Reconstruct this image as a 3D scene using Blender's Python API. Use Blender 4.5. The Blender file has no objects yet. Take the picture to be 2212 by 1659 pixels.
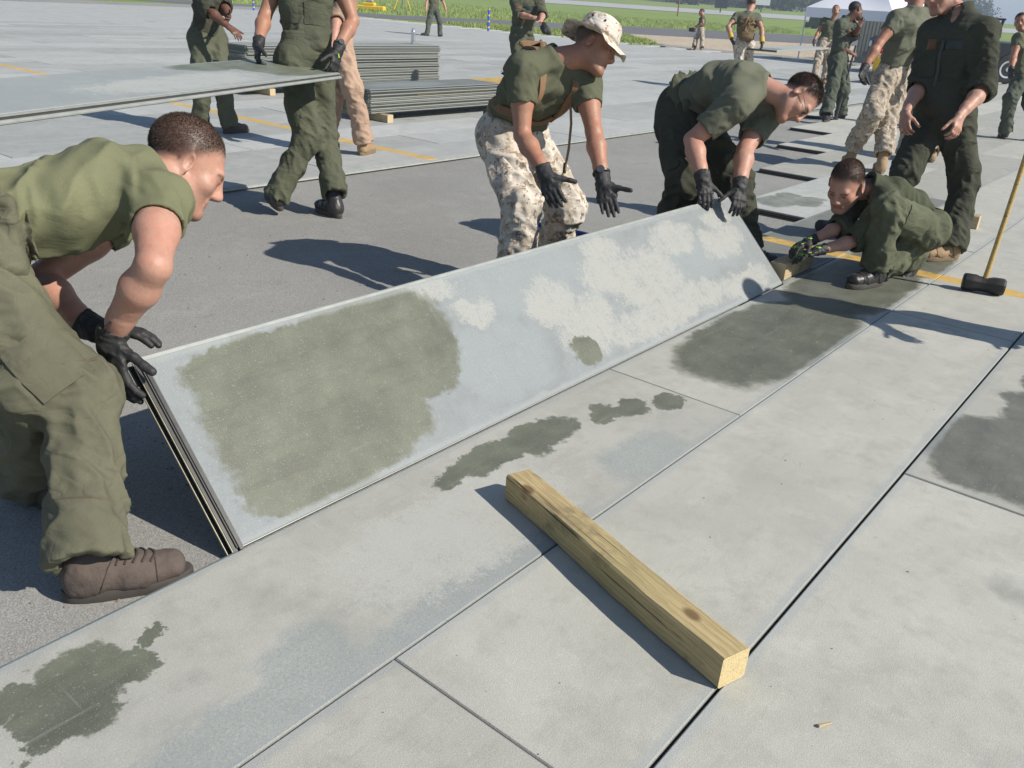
import bpy, bmesh, math, random
import numpy as np
from mathutils import Vector, Matrix
random.seed(7); RNG = np.random.default_rng(11)
scene = bpy.context.scene
COL = scene.collection

# ------------------------------------------------------------------ camera, world, sun, exposure
CAM_POS = (1.7511, -1.0821, 1.4228)
yaw, pitch, roll = -0.6627, -0.4241, 0.0657
fw_ = Vector((math.cos(pitch)*math.sin(yaw), math.cos(pitch)*math.cos(yaw), math.sin(pitch)))
r0 = Vector((math.cos(yaw), -math.sin(yaw), 0)); u0 = r0.cross(fw_)
rt = r0*math.cos(roll)+u0*math.sin(roll); ut = -r0*math.sin(roll)+u0*math.cos(roll)
cam = bpy.data.cameras.new('camera'); camo = bpy.data.objects.new('camera', cam); COL.objects.link(camo)
camo.matrix_world = Matrix(((rt.x, ut.x, -fw_.x, CAM_POS[0]), (rt.y, ut.y, -fw_.y, CAM_POS[1]), (rt.z, ut.z, -fw_.z, CAM_POS[2]), (0, 0, 0, 1)))
cam.sensor_width = 36; cam.lens = 1849.667/2212*36; cam.clip_start = .05; cam.clip_end = 9000
scene.camera = camo
SHX, SHY = -1.22, -.33                      # shadow of a 1 m post
SUN_EL = math.atan2(1, math.hypot(SHX, SHY)); SUN_AZ = math.atan2(-SHX, -SHY)   # azimuth from +y towards +x
world = bpy.data.worlds.new('World'); scene.world = world; world.use_nodes = True
wn = world.node_tree.nodes; wl = world.node_tree.links; wn.clear()
sky = wn.new('ShaderNodeTexSky'); sky.sky_type = 'NISHITA'; sky.sun_disc = False
sky.sun_elevation = SUN_EL; sky.sun_rotation = SUN_AZ; sky.air_density = 1.0; sky.dust_density = .25; sky.ozone_density = 2.5
bg = wn.new('ShaderNodeBackground'); bg.inputs['Strength'].default_value = .085
wo = wn.new('ShaderNodeOutputWorld'); wl.new(sky.outputs[0], bg.inputs[0]); wl.new(bg.outputs[0], wo.inputs[0])
sun = bpy.data.lights.new('sun', 'SUN'); sun.energy = 4.9; sun.angle = math.radians(.53); sun.color = (1, .94, .845)
suno = bpy.data.objects.new('sun', sun); COL.objects.link(suno)
suno.rotation_euler = Vector((SHX, SHY, -1)).to_track_quat('-Z', 'Y').to_euler()
scene.view_settings.view_transform = 'Standard'; scene.view_settings.look = 'None'
scene.view_settings.exposure = .35; scene.view_settings.gamma = 1; scene.view_settings.use_curve_mapping = False
scene.cycles.max_bounces = 6

# ------------------------------------------------------------------ helpers
def link(o, parent=None):
    COL.objects.link(o)
    if parent is not None: o.parent = parent
    return o
def tag(o, label=None, cat=None, group=None, kind=None):
    for k, v in (('label', label), ('category', cat), ('group', group), ('kind', kind)):
        if v: o[k] = v
    return o
def empty(name, loc=(0, 0, 0), rz=0, parent=None):
    o = bpy.data.objects.new(name, None); o.empty_display_size = .1
    o.location = loc; o.rotation_euler = (0, 0, rz); return link(o, parent)
def mesh_np(name, v, f, mat, parent=None, smooth=True):
    """f: (n,4) or (n,3) int array"""
    me = bpy.data.meshes.new(name); v = np.asarray(v, np.float32); f = np.asarray(f, np.int32); n, k = f.shape
    me.vertices.add(len(v)); me.vertices.foreach_set('co', v.ravel())
    me.loops.add(n*k); me.loops.foreach_set('vertex_index', f.ravel())
    me.polygons.add(n); me.polygons.foreach_set('loop_start', np.arange(0, n*k, k, dtype=np.int32))
    me.polygons.foreach_set('loop_total', np.full(n, k, np.int32))
    me.update(calc_edges=True)
    if smooth: me.polygons.foreach_set('use_smooth', np.ones(n, bool))
    if mat: me.materials.append(mat)
    me.validate()
    return link(bpy.data.objects.new(name, me), parent)
class MB:
    """collects shapes, then links them as one mesh"""
    def __init__(s): s.v = []; s.f = []
    def add(s, v, f):
        o = len(s.v); s.v += [tuple(p) for p in v]; s.f += [tuple(i+o for i in q) for q in f]; return s
    def box(s, lo, hi, M=None, bev=0):
        (a, b, c), (d, e, g) = lo, hi
        if bev:
            v = []; 
            for z, i in ((c, bev), (c+bev, 0), (g-bev, 0), (g, bev)):
                v += [(a+i, b+i, z), (d-i, b+i, z), (d-i, e-i, z), (a+i, e-i, z)]
            f = [(3, 2, 1, 0), (12, 13, 14, 15)]
            for k in range(3):
                for j in range(4): f.append((k*4+j, k*4+(j+1) % 4, k*4+4+(j+1) % 4, k*4+4+j))
        else:
            v = [(a, b, c), (d, b, c), (d, e, c), (a, e, c), (a, b, g), (d, b, g), (d, e, g), (a, e, g)]
            f = [(3, 2, 1, 0), (4, 5, 6, 7), (0, 1, 5, 4), (1, 2, 6, 5), (2, 3, 7, 6), (3, 0, 4, 7)]
        if M is not None: v = [M @ Vector(p) for p in v]
        return s.add(v, f)
    def prism(s, prof, a, b, M=None):
        """profile [(p,q)] extruded along x from a to b: point (x,p,q); profile counter-clockwise seen from +x"""
        n = len(prof); v = [(a, p, q) for p, q in prof]+[(b, p, q) for p, q in prof]
        if M is not None: v = [M @ Vector(p) for p in v]
        f = [tuple(range(n-1, -1, -1)), tuple(range(n, 2*n))]+[(i, (i+1) % n, n+(i+1) % n, n+i) for i in range(n)]
        return s.add(v, f)
    def tube(s, pts, r, seg=8, caps=True, flat=1.0, up=None):
        pts = [Vector(p) for p in pts]; n = len(pts); v = []; f = []
        rs = r if isinstance(r, (list, tuple)) else [r]*n
        for i, p in enumerate(pts):
            t = (pts[min(i+1, n-1)]-pts[max(i-1, 0)]).normalized()
            a = Vector(up) if up else (Vector((0, 0, 1)) if abs(t.z) < .9 else Vector((1, 0, 0)))
            x = t.cross(a).normalized(); y = x.cross(t)
            for k in range(seg):
                an = 2*math.pi*k/seg; v.append(p+x*math.cos(an)*rs[i]+y*math.sin(an)*rs[i]*flat)
        for i in range(n-1):
            for k in range(seg): f.append((i*seg+k, i*seg+(k+1) % seg, (i+1)*seg+(k+1) % seg, (i+1)*seg+k))
        if caps: f.append(tuple(range(seg-1, -1, -1))); f.append(tuple((n-1)*seg+k for k in range(seg)))
        return s.add(v, f)
    def lathe(s, prof, seg=24, M=None):
        """profile [(r,z)] bottom to top round z"""
        v = []; f = []; n = len(prof)
        for r, z in prof:
            for k in range(seg):
                a = 2*math.pi*k/seg; v.append((r*math.cos(a), r*math.sin(a), z))
        for i in range(n-1):
            for k in range(seg): f.append((i*seg+k, i*seg+(k+1) % seg, (i+1)*seg+(k+1) % seg, (i+1)*seg+k))
        f.append(tuple(range(seg-1, -1, -1))); f.append(tuple((n-1)*seg+k for k in range(seg)))
        if M is not None: v = [M @ Vector(p) for p in v]
        return s.add(v, f)
    def build(s, name, mat, parent=None, smooth=False, bevel=0, ang=40):
        me = bpy.data.meshes.new(name); me.from_pydata(s.v, [], s.f); me.update()
        if mat: me.materials.append(mat)
        o = link(bpy.data.objects.new(name, me), parent)
        if smooth:
            me.polygons.foreach_set('use_smooth', np.ones(len(me.polygons), bool))
            try: me.set_sharp_from_angle(angle=math.radians(ang))
            except Exception: pass
        if bevel:
            m = o.modifiers.new('bevel', 'BEVEL'); m.width = bevel; m.segments = 2; m.limit_method = 'ANGLE'
        return o
def frame(x, y, z, o):
    return Matrix(((x[0], y[0], z[0], o[0]), (x[1], y[1], z[1], o[1]), (x[2], y[2], z[2], o[2]), (0, 0, 0, 1)))

# ------------------------------------------------------------------ materials
class N:
    def __init__(s, name):
        s.m = bpy.data.materials.new(name); s.m.use_nodes = True; s.t = s.m.node_tree
        s.n = s.t.nodes; s.n.clear(); s.out = s.n.new('ShaderNodeOutputMaterial')
        s.b = s.n.new('ShaderNodeBsdfPrincipled'); s.t.links.new(s.b.outputs[0], s.out.inputs[0]); s._c = {}
    def L(s, a, b): s.t.links.new(a, b)
    def set(s, sock, v):
        if isinstance(v, bpy.types.NodeSocket): s.L(v, sock)
        elif isinstance(v, (tuple, list)) and len(v) == 3 and sock.type == 'RGBA': sock.default_value = (*v, 1)
        else: sock.default_value = v
    def coord(s, kind='Object'):
        if 'tc' not in s._c: s._c['tc'] = s.n.new('ShaderNodeTexCoord')
        return s._c['tc'].outputs[kind]
    def pos(s):
        if 'geo' not in s._c: s._c['geo'] = s.n.new('ShaderNodeNewGeometry')
        return s._c['geo'].outputs['Position']
    def rnd(s):
        if 'oi' not in s._c: s._c['oi'] = s.n.new('ShaderNodeObjectInfo')
        return s._c['oi'].outputs['Random']
    def math(s, op, a, b=None, c=None, clamp=False):
        n = s.n.new('ShaderNodeMath'); n.operation = op; n.use_clamp = clamp
        for i, v in enumerate((a, b, c)):
            if v is not None: s.set(n.inputs[i], v)
        return n.outputs[0]
    def vmath(s, op, a, b=None):
        n = s.n.new('ShaderNodeVectorMath'); n.operation = op; s.set(n.inputs[0], a)
        if b is not None: s.set(n.inputs[1], b)
        return n.outputs[0]
    def mapping(s, v, scale=(1, 1, 1), loc=(0, 0, 0), rot=(0, 0, 0)):
        n = s.n.new('ShaderNodeMapping'); s.L(v, n.inputs[0]); n.inputs['Scale'].default_value = scale
        n.inputs['Location'].default_value = loc; n.inputs['Rotation'].default_value = rot; return n.outputs[0]
    def noise(s, v, scale, detail=3, rough=.55, col=False, w=None, dist=0):
        n = s.n.new('ShaderNodeTexNoise'); n.inputs['Scale'].default_value = scale; n.inputs['Detail'].default_value = detail
        n.inputs['Roughness'].default_value = rough; n.inputs['Distortion'].default_value = dist
        if w is not None: n.noise_dimensions = '4D'; s.set(n.inputs['W'], w)
        s.L(v, n.inputs['Vector']); return n.outputs['Color' if col else 'Fac']
    def voro(s, v, scale, feat='F1', out='Distance'):
        n = s.n.new('ShaderNodeTexVoronoi'); n.feature = feat; n.inputs['Scale'].default_value = scale; s.L(v, n.inputs['Vector']); return n.outputs[out]
    def rng(s, v, a, b, c=0., d=1., smooth=False):
        n = s.n.new('ShaderNodeMapRange'); n.interpolation_type = 'SMOOTHSTEP' if smooth else 'LINEAR'
        s.set(n.inputs[0], v)
        for i, q in enumerate((a, b, c, d)): s.set(n.inputs[i+1], q)
        return n.outputs[0]
    def mix(s, f, a, b, mode='MIX'):
        n = s.n.new('ShaderNodeMix'); n.data_type = 'RGBA'; n.blend_type = mode
        s.set(n.inputs[0], f); s.set(n.inputs[6], a); s.set(n.inputs[7], b); return n.outputs[2]
    def sep(s, v):
        n = s.n.new('ShaderNodeSeparateXYZ'); s.L(v, n.inputs[0]); return n.outputs
    def comb(s, x, y, z):
        n = s.n.new('ShaderNodeCombineXYZ')
        for i, q in enumerate((x, y, z)): s.set(n.inputs[i], q)
        return n.outputs[0]
    def attr(s, name, out='Fac'):
        n = s.n.new('ShaderNodeAttribute'); n.attribute_name = name; return n.outputs[out]
    def bump(s, h, strength=.3, dist=.01, prev=None):
        n = s.n.new('ShaderNodeBump'); n.inputs['Strength'].default_value = strength; n.inputs['Distance'].default_value = dist
        s.L(h, n.inputs['Height'])
        if prev is not None: s.L(prev, n.inputs['Normal'])
        return n.outputs[0]
    def done(s, col=None, rough=None, normal=None, metal=None, spec=None, **kw):
        for k, v in (('Base Color', col), ('Roughness', rough), ('Normal', normal), ('Metallic', metal), ('Specular IOR Level', spec)):
            if v is not None: s.set(s.b.inputs[k], v)
        for k, v in kw.items(): s.set(s.b.inputs[k.replace('_', ' ')], v)
        return s.m
def simple(name, col, rough=.6, var=.15, metal=0, scale=30, bump=0, spec=.5):
    m = N(name); p = m.coord(); f = m.noise(p, scale, 4)
    c = m.mix(f, tuple(x*(1-var) for x in col), tuple(min(1, x*(1+var)) for x in col))
    nb = m.bump(m.noise(p, scale*3, 3), bump, .004) if bump else None
    return m.done(c, m.rng(f, 0, 1, max(.05, rough-.08), min(1, rough+.08)), nb, metal, spec)
def cloth(name, col, var=.22, wr=.55, weave=True, dirt=None):
    m = N(name); p = m.coord(); big = m.noise(p, 3.5, 4); fine = m.noise(p, 240, 2)
    c = m.mix(m.rng(big, .3, .7), tuple(x*(1-var) for x in col), tuple(x*(1+var) for x in col))
    c = m.mix(m.rng(fine, .3, .7, 0, .35), c, tuple(x*.72 for x in col))
    if dirt is not None:
        c = m.mix(m.rng(m.noise(p, 5.2, 5, .7), .52, .72, 0, .5), c, dirt)
    cr = lambda sc_, sq, d_: m.math('POWER', m.math('ABSOLUTE', m.math('SUBTRACT', m.math('MULTIPLY', m.noise(m.mapping(p, (1, 1, sq), rot=(.3, .2, .4)), sc_, 2, .5, dist=d_), 2), 1)), .6)
    n1 = m.bump(cr(5.5, 2.0, .8), wr, .022); n1 = m.bump(cr(12, 1.6, 1.0), wr*.6, .010, n1); n2 = m.bump(m.noise(p, 60, 3), .16, .005, n1); n3 = m.bump(fine, .12, .001, n2)
    return m.done(c, .92, n3, 0, .18)
def camo(name, cols):
    m = N(name); p = m.coord(); n = m.n.new('ShaderNodeVectorMath'); n.operation = 'SNAP'; m.L(p, n.inputs[0]); n.inputs[1].default_value = (.008, .008, .008)
    q = n.outputs[0]; a = m.noise(q, 17, 3, .6); b = m.noise(m.mapping(q, loc=(3, 1, 7)), 25, 3, .65); d = m.noise(m.mapping(q, loc=(9, 4, 2)), 31, 2, .6)
    c = m.mix(m.math('GREATER_THAN', a, .53), cols[0], cols[1]); c = m.mix(m.math('GREATER_THAN', b, .575), c, cols[2]); c = m.mix(m.math('GREATER_THAN', d, .64), c, cols[3])
    c = m.mix(m.rng(m.noise(p, 4, 4), .45, .75, 0, .45), c, (.30, .24, .17)); c = m.mix(m.rng(m.noise(p, 220, 2), .3, .7, 0, .2), c, (.2, .17, .13))
    cr = m.math('POWER', m.math('ABSOLUTE', m.math('SUBTRACT', m.math('MULTIPLY', m.noise(m.mapping(p, (1, 1, 2), rot=(.3, .2, .4)), 6, 2, .5, dist=.9), 2), 1)), .6); n1 = m.bump(cr, .28, .018)
    return m.done(c, .93, m.bump(m.noise(p, 70, 3), .2, .006, n1), 0, .15)
def skin(name, col, hair):
    m = N(name); p = m.coord(); hw = m.attr('hairw'); lw = m.attr('lipw'); ew = m.attr('eyew')
    r = m.noise(p, 14, 4); red = tuple((col[0]*1.05, col[1]*.74, col[2]*.66))
    c = m.mix(m.rng(r, .38, .7, 0, .55), col, red); c = m.mix(m.rng(m.noise(p, 33, 5, .7), .5, .72, 0, .45), c, tuple(x*.78 for x in red)); c = m.mix(m.rng(m.noise(p, 130, 3, .7), .62, .72, 0, .3), c, tuple(x*.55 for x in red)); c = m.mix(m.rng(m.noise(p, 70, 3), .35, .7, 0, .25), c, tuple(x*.7 for x in col))
    c = m.mix(m.math('MULTIPLY', lw, .6), c, (col[0]*.75, col[1]*.42, col[2]*.4)); c = m.mix(ew, c, (.03, .022, .018))
    st = m.rng(m.noise(p, 420, 2), .35, .65, .75, 1.0); c = m.mix(m.math('MULTIPLY', hw, st), c, hair)
    nb = m.bump(m.noise(p, 38, 5, .65), .28, .007); nb = m.bump(m.noise(p, 350, 2), .12, .001, nb)
    return m.done(c, m.rng(r, 0, 1, .42, .58), nb, 0, .4, Subsurface_Weight=.06, Subsurface_Radius=(.012, .005, .003), Subsurface_Scale=.5)
def hairm(name, col):
    m = N(name); p = m.coord(); f = m.noise(p, 380, 3); g2 = m.noise(p, 30, 3)
    c = m.mix(m.rng(f, .3, .7), tuple(x*.5 for x in col), tuple(x*1.35 for x in col)); c = m.mix(m.rng(g2, .4, .8, 0, .3), c, tuple(x*1.6 for x in col))
    return m.done(c, .62, m.bump(f, .55, .002), 0, .35)

# ------------------------------------------------------------------ matting materials
PW, PL, PT = .61, 3.66, .038
BASE = (.505, .50, .44); WET = (.115, .125, .088); BLUE = (.31, .355, .36); PALE = (.56, .565, .515); GOLD = (.62, .40, .095)
def panel_mat(name, wet=(), pale=(), blue=(), stripe=None, base=BASE, auto=True, speck=0, dust=.5, wetcol=WET, localstripe=None, edges=True, palecol=PALE):
    """blobs: (x, y, rx, ry) in panel metres; edges are broken up by noise"""
    m = N(name); p = m.coord(); r = m.rnd(); x, y, z = m.sep(p)
    w = m.math('MULTIPLY', r, 60.)
    dn = m.vmath('SUBTRACT', m.noise(p, 4.5, 5, .62, True, w), (.5, .5, .5)); df = m.vmath('SUBTRACT', m.noise(p, 26, 5, .72, True, w), (.5, .5, .5))
    px, py, _ = m.sep(m.vmath('ADD', p, m.vmath('ADD', m.vmath('MULTIPLY', dn, (.20, .24, 0)), m.vmath('MULTIPLY', df, (.085, .115, 0)))))
    def blobs(bl, soft=.24):
        tot = None
        for (cx, cy, rx, ry) in bl:
            a = m.math('POWER', m.math('ABSOLUTE', m.math('DIVIDE', m.math('SUBTRACT', px, cx), rx)), 2.6)
            b = m.math('POWER', m.math('ABSOLUTE', m.math('DIVIDE', m.math('SUBTRACT', py, cy), ry)), 2.6)
            k = m.rng(m.math('ADD', a, b), 1+soft, 1-soft, 0, 1, True)
            tot = k if tot is None else m.math('MAXIMUM', tot, k)
        return tot
    lo = m.noise(p, 1.7, 4, .6, False, w); mid = m.noise(p, 7, 5, .65, False, w); fine = m.noise(p, 320, 2, .6); fl = m.noise(p, 120, 3, .7)
    bright = m.rng(r, 0, 1, .80, 1.10)
    c = m.mix(m.rng(lo, .3, .7), tuple(v*.86 for v in base), tuple(v*1.06 for v in base))
    c = m.mix(m.rng(mid, .5, .78, 0, dust), c, tuple(v*1.22 for v in base))
    c = m.mix(m.rng(m.noise(p, 11, 5, .7, False, w), .50, .72, 0, .6), c, tuple(v*.70 for v in base)); c = m.mix(m.rng(m.noise(p, 3.1, 6, .72, False, w), .52, .68, 0, .6), c, tuple(v*.74 for v in base))
    c = m.mix(m.rng(m.noise(m.mapping(p, (14, 2.2, 1), rot=(0, 0, .35)), 1, 5, .75, False, w), .56, .72, 0, .4), c, tuple(v*.62 for v in base)); c = m.mix(m.rng(m.noise(m.mapping(p, (3, 26, 1), rot=(0, 0, -.5)), 1, 4, .7, False, w), .62, .74, 0, .35), c, tuple(v*1.25 for v in base))
    if auto: c = m.mix(m.rng(lo, .62, .72, 0, .55, True), c, (.20, .21, .185))
    c = m.mix(m.rng(m.voro(m.mapping(p, loc=(0, 0, 0)), 22), .0, .055, .8, 0), c, m.mix(m.rng(mid, .45, .55), c, (.09, .09, .08)))
    if blue: c = m.mix(m.math('MULTIPLY', blobs(blue, .6), m.rng(fl, .3, .62, 1, .25)), c, BLUE)
    if pale:
        g = m.math('ADD', m.math('MULTIPLY', m.noise(p, 140, 4, .75), .55), m.math('MULTIPLY', m.noise(p, 42, 5, .75), .45)); pm = blobs(pale, .8)
        gg = m.math('ADD', m.math('MULTIPLY', m.math('SUBTRACT', g, .5), 4.2), m.math('MULTIPLY', m.math('SUBTRACT', m.noise(p, 9, 5, .7), .5), 1.6)); c = m.mix(m.rng(m.math('ADD', m.math('MULTIPLY', pm, .85), gg), .30, .82, 0, .85), c, palecol)
    wm = None
    if wet:
        wm = blobs(wet)
        wc = m.mix(m.rng(m.noise(p, 6, 4, .6), .35, .7), wetcol, tuple(v*1.7 for v in wetcol))
        wc = m.mix(m.rng(fl, .66, .74, 0, .22), wc, (.5, .5, .42)); wc = m.mix(m.rng(m.noise(m.mapping(p, (16, 3, 1), rot=(0, 0, .25)), 1, 4, .7), .5, .7, 0, .5), wc, tuple(v*.6 for v in wetcol))
        c = m.mix(wm, c, wc)
    # worn bare metal along the long edges, dark seam dirt
    if edges:
     e = m.math('MINIMUM', x, m.math('SUBTRACT', PW, x)); ee = m.math('MINIMUM', y, m.math('SUBTRACT', PL, y))
     e2 = m.math('MINIMUM', e, ee)
     c = m.mix(m.math('MULTIPLY', m.rng(m.math('ADD', e, m.math('MULTIPLY', m.math('SUBTRACT', mid, .5), .05)), .018, .032, 1, 0), .55), c, (.37, .40, .40))
     c = m.mix(m.rng(e2, .002, .008, .55, 0), c, (.16, .165, .15))
    c = m.mix(1.0, c, m.comb(bright, bright, bright), 'MULTIPLY')
    c = m.mix(m.rng(fine, .3, .72, 0, .42), c, (.17, .17, .155)); c = m.mix(m.rng(m.noise(p, 210, 2), .64, .7, 0, .24), c, (.72, .72, .67))
    for sc_, ro, th, cl in (((2.6, 70, 1), -.35, .67, tuple(v*.7 for v in base)), ((45, 3.0, 1), -.8, .67, tuple(v*.72 for v in base))):
        c = m.mix(m.rng(m.noise(m.mapping(p, sc_, rot=(0, 0, ro)), 1, 2, .5, False, w), th, th+.06, 0, .2), c, cl)
    c = m.mix(m.rng(m.noise(p, 65, 4, .8, False, w), .58, .70, 0, .3), c, tuple(v*.66 for v in base)); c = m.mix(m.rng(m.noise(p, 48, 4, .8, False, w), .60, .72, 0, .35), c, tuple(min(1, v*1.28) for v in base))
    yy = None
    if stripe: yy = m.sep(m.pos())[1]; y0, y1 = stripe
    if localstripe: yy = y; y0, y1 = localstripe
    if yy is not None:
        k = m.math('MULTIPLY', m.rng(yy, y0-.006, y0+.006), m.rng(yy, y1-.006, y1+.006, 1, 0))
        k = m.math('MULTIPLY', k, m.rng(m.noise(p, 13, 5, .75, False, w), .40, .50, .25, 1))
        c = m.mix(k, c, m.mix(m.rng(mid, .3, .7), GOLD, (.46, .29, .07)))
    rough = m.rng(mid, .3, .7, .62, .82)
    if wm is not None: rough = m.mix(m.math('MULTIPLY', wm, .8), m.comb(rough, rough, rough), (.42, .42, .42))
    nb = m.bump(fine, .45, .002); nb = m.bump(m.noise(p, 90, 3), .14, .003, nb)
    return m.done(c, rough, nb, 0, .35)
M_FLOOR = panel_mat('matting_top', stripe=(4.535, 4.675))
M_FLOORL = panel_mat('matting_top_across_strip', stripe=(4.70, 4.84), base=(.465, .475, .455), dust=.65)
M_EDGE = simple('panel_edge_metal', (.33, .345, .32), .5, .25, .25, 14)
M_EDGE2 = simple('panel_edge_paint', (.36, .37, .30), .6, .3, 0, 9)
M_DARK = simple('panel_groove', (.05, .05, .05), .6, .2)
M_STEEL = simple('worn_rail_steel', (.42, .39, .28), .34, .2, .6); M_SDK = simple('rail_shadowed_steel', (.055, .054, .05), .4, .3, .4)  # second steel is a darker copy, recess shade painted into the end bars

# ------------------------------------------------------------------ ground
def terr(x, y):
    d = math.hypot(x, y); t = min(1, max(0, (d-75)/240)); return -.06+3.0*t*t*(3-2*t)
def grass_mat(name):
    m = N(name); p = m.pos(); a = m.noise(p, .12, 4); b = m.noise(p, 1.3, 4); c2 = m.noise(p, 14, 4, .7)
    c = m.mix(m.rng(a, .35, .65), (.20, .29, .065), (.27, .36, .10)); c = m.mix(m.rng(b, .4, .7, 0, .7), c, (.34, .36, .14)); c = m.mix(m.rng(c2, .35, .7, 0, .6), c, (.11, .17, .042))
    return m.done(c, .95, m.bump(c2, .8, .06), 0, .1)
def asphalt_mat(name, col, ag=.35, patch=True):
    m = N(name); p = m.pos(); big = m.noise(p, .55, 5, .6); mid = m.noise(p, 4.5, 5, .7); st = m.noise(p, 190, 2, .7); v = m.voro(p, 310, out='Color')
    c = m.mix(m.rng(big, .3, .7), tuple(x*.82 for x in col), tuple(x*1.12 for x in col)); c = m.mix(m.rng(mid, .52, .72, 0, .4), c, tuple(x*1.3 for x in col)); c = m.mix(m.rng(m.noise(p, 2.2, 6, .72), .56, .7, 0, .5), c, tuple(x*.68 for x in col))
    vs = m.sep(v)[0]; c = m.mix(m.rng(vs, .55, 1, 0, ag), c, tuple(min(1, x*2.0) for x in col)); c = m.mix(m.rng(vs, .35, 0, 0, ag*1.2), c, tuple(x*.45 for x in col))
    c = m.mix(m.rng(m.noise(m.mapping(p, (9, 3.5, 1), rot=(0, 0, .5)), 1, 4, .7), .63, .72, 0, .45), c, (.21, .19, .155))
    return m.done(c, .9, m.bump(m.math('ADD', vs, st), .55, .004), 0, .25)
gv = []; gf = []; rings = [0, 4, 9, 16, 26, 40, 60, 75, 95, 120, 150, 185, 225, 270, 330, 450, 700, 1200, 2500, 6000]; SG = 64
for i, r in enumerate(rings):
    for k in range(SG):
        a = 2*math.pi*k/SG; x, y = r*math.sin(a), r*math.cos(a); gv.append((x, y, terr(x, y)))
for i in range(len(rings)-1):
    for k in range(SG): gf.append((i*SG+k, (i+1)*SG+k, (i+1)*SG+(k+1) % SG, i*SG+(k+1) % SG))
g_ = MB(); g_.add(gv, gf); tag(g_.build('grass_ground', grass_mat('grass_field'), smooth=True), kind='structure')
def sheet(name, poly, z, mat, kind='structure', cuts=0):
    bm = bmesh.new(); vs = [bm.verts.new((x, y, 0)) for x, y in poly]; bm.faces.new(vs)
    if cuts: bmesh.ops.triangulate(bm, faces=bm.faces); bmesh.ops.subdivide_edges(bm, edges=bm.edges, cuts=cuts, use_grid_fill=True)
    for v in bm.verts: v.co.z = (terr(v.co.x, v.co.y)+.06 if cuts else 0)+z
    bmesh.ops.recalc_face_normals(bm, faces=bm.faces)
    if sum(f.normal.z for f in bm.faces) < 0: bmesh.ops.reverse_faces(bm, faces=bm.faces)
    me = bpy.data.meshes.new(name); bm.to_mesh(me); bm.free(); me.materials.append(mat)
    return tag(link(bpy.data.objects.new(name, me)), kind=kind)
M_ASPH = asphalt_mat('old_asphalt', (.270, .266, .248), .35); M_ASPHD = asphalt_mat('dark_asphalt', (.15, .152, .155), .2)
sheet('asphalt_apron', [(-45, -16), (14, -16), (14, 29.5), (-8, 33.4), (-18, 33.2), (-17, 29.6), (-26, 31), (-45, 34)], -.041, M_ASPH)
sheet('taxiway', [(-60, 22), (-45, 28.5), (-32.5, 35), (-29.5, 39.2), (-25, 42), (-22, 47.3), (-14, 62), (0, 95), (-12, 105), (-28.5, 77), (-32, 64.5), (-35, 56), (-38.3, 46), (-40.5, 38), (-60, 30)], -.05, M_ASPHD)
sheet('gravel_bed', [(-25.5, 41.4), (-22.2, 46.5), (-13, 62), (-2, 60), (-6, 34.5), (-8.2, 33.5), (-18, 33.3), (-19.5, 34)], -.046, asphalt_mat('gravel', (.40, .335, .25), .9))
sheet('far_runway', [(-150, 95), (-30, 160), (20, 185), (20, 215), (-45, 190), (-175, 120)], -.0, simple('runway_concrete', (.40, .40, .385), .9, .1, 0, .3), cuts=14)

# ------------------------------------------------------------------ matting floors: every panel a piece
def panel_mesh(name, mat, w=PW, l=PL, gap=.0019, t=PT):
    """deck with chamfered top, tongue on the left long edge, lip on the right; origin at the near left top corner"""
    mb = MB(); a, b = gap, w-gap; c = .0035
    prof = [(a+c, 0), (a, -c), (a, -.012), (a-.010 if gap > .004 else a+.004, -.016), (a+.004, -.026), (a+.004, -t), (b-.004, -t), (b-.004, -.022), (b, -.016), (b, -c), (b-c, 0)]
    y0, y1 = gap*.5, l-gap*.5; n = len(prof); v = []
    for yy in (y0, y0+c, y1-c, y1):
        dz = -c if yy in (y0, y1) else 0
        v += [(x, yy, z+(dz if z > -.002 else 0)) for x, z in prof]
    f = [tuple(range(n)), tuple(range(4*n-1, 3*n-1, -1))]
    for k in range(3):
        for i in range(n): f.append((k*n+i, (k+1)*n+i, (k+1)*n+(i+1) % n, k*n+(i+1) % n))
    me = bpy.data.meshes.new(name); me.from_pydata(v, [], f); me.update()
    bm = bmesh.new(); bm.from_mesh(me); bmesh.ops.recalc_face_normals(bm, faces=bm.faces); bm.to_mesh(me); bm.free()
    me.materials.append(mat); return me
floor_r = empty('matting_pavement'); tag(floor_r, kind='structure')
floor_l = empty('matting_pavement'); tag(floor_l, kind='structure')
ME_R = panel_mesh('mat_panel', M_FLOOR); ME_L = panel_mesh('mat_panel', M_FLOORL)
def add_panel(parent, me, x, y, dz=0, rx=0, ry=0):
    o = bpy.data.objects.new('mat_panel', me); o.location = (x, y, dz); o.rotation_euler = (rx, ry, 0); return link(o, parent)
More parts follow.
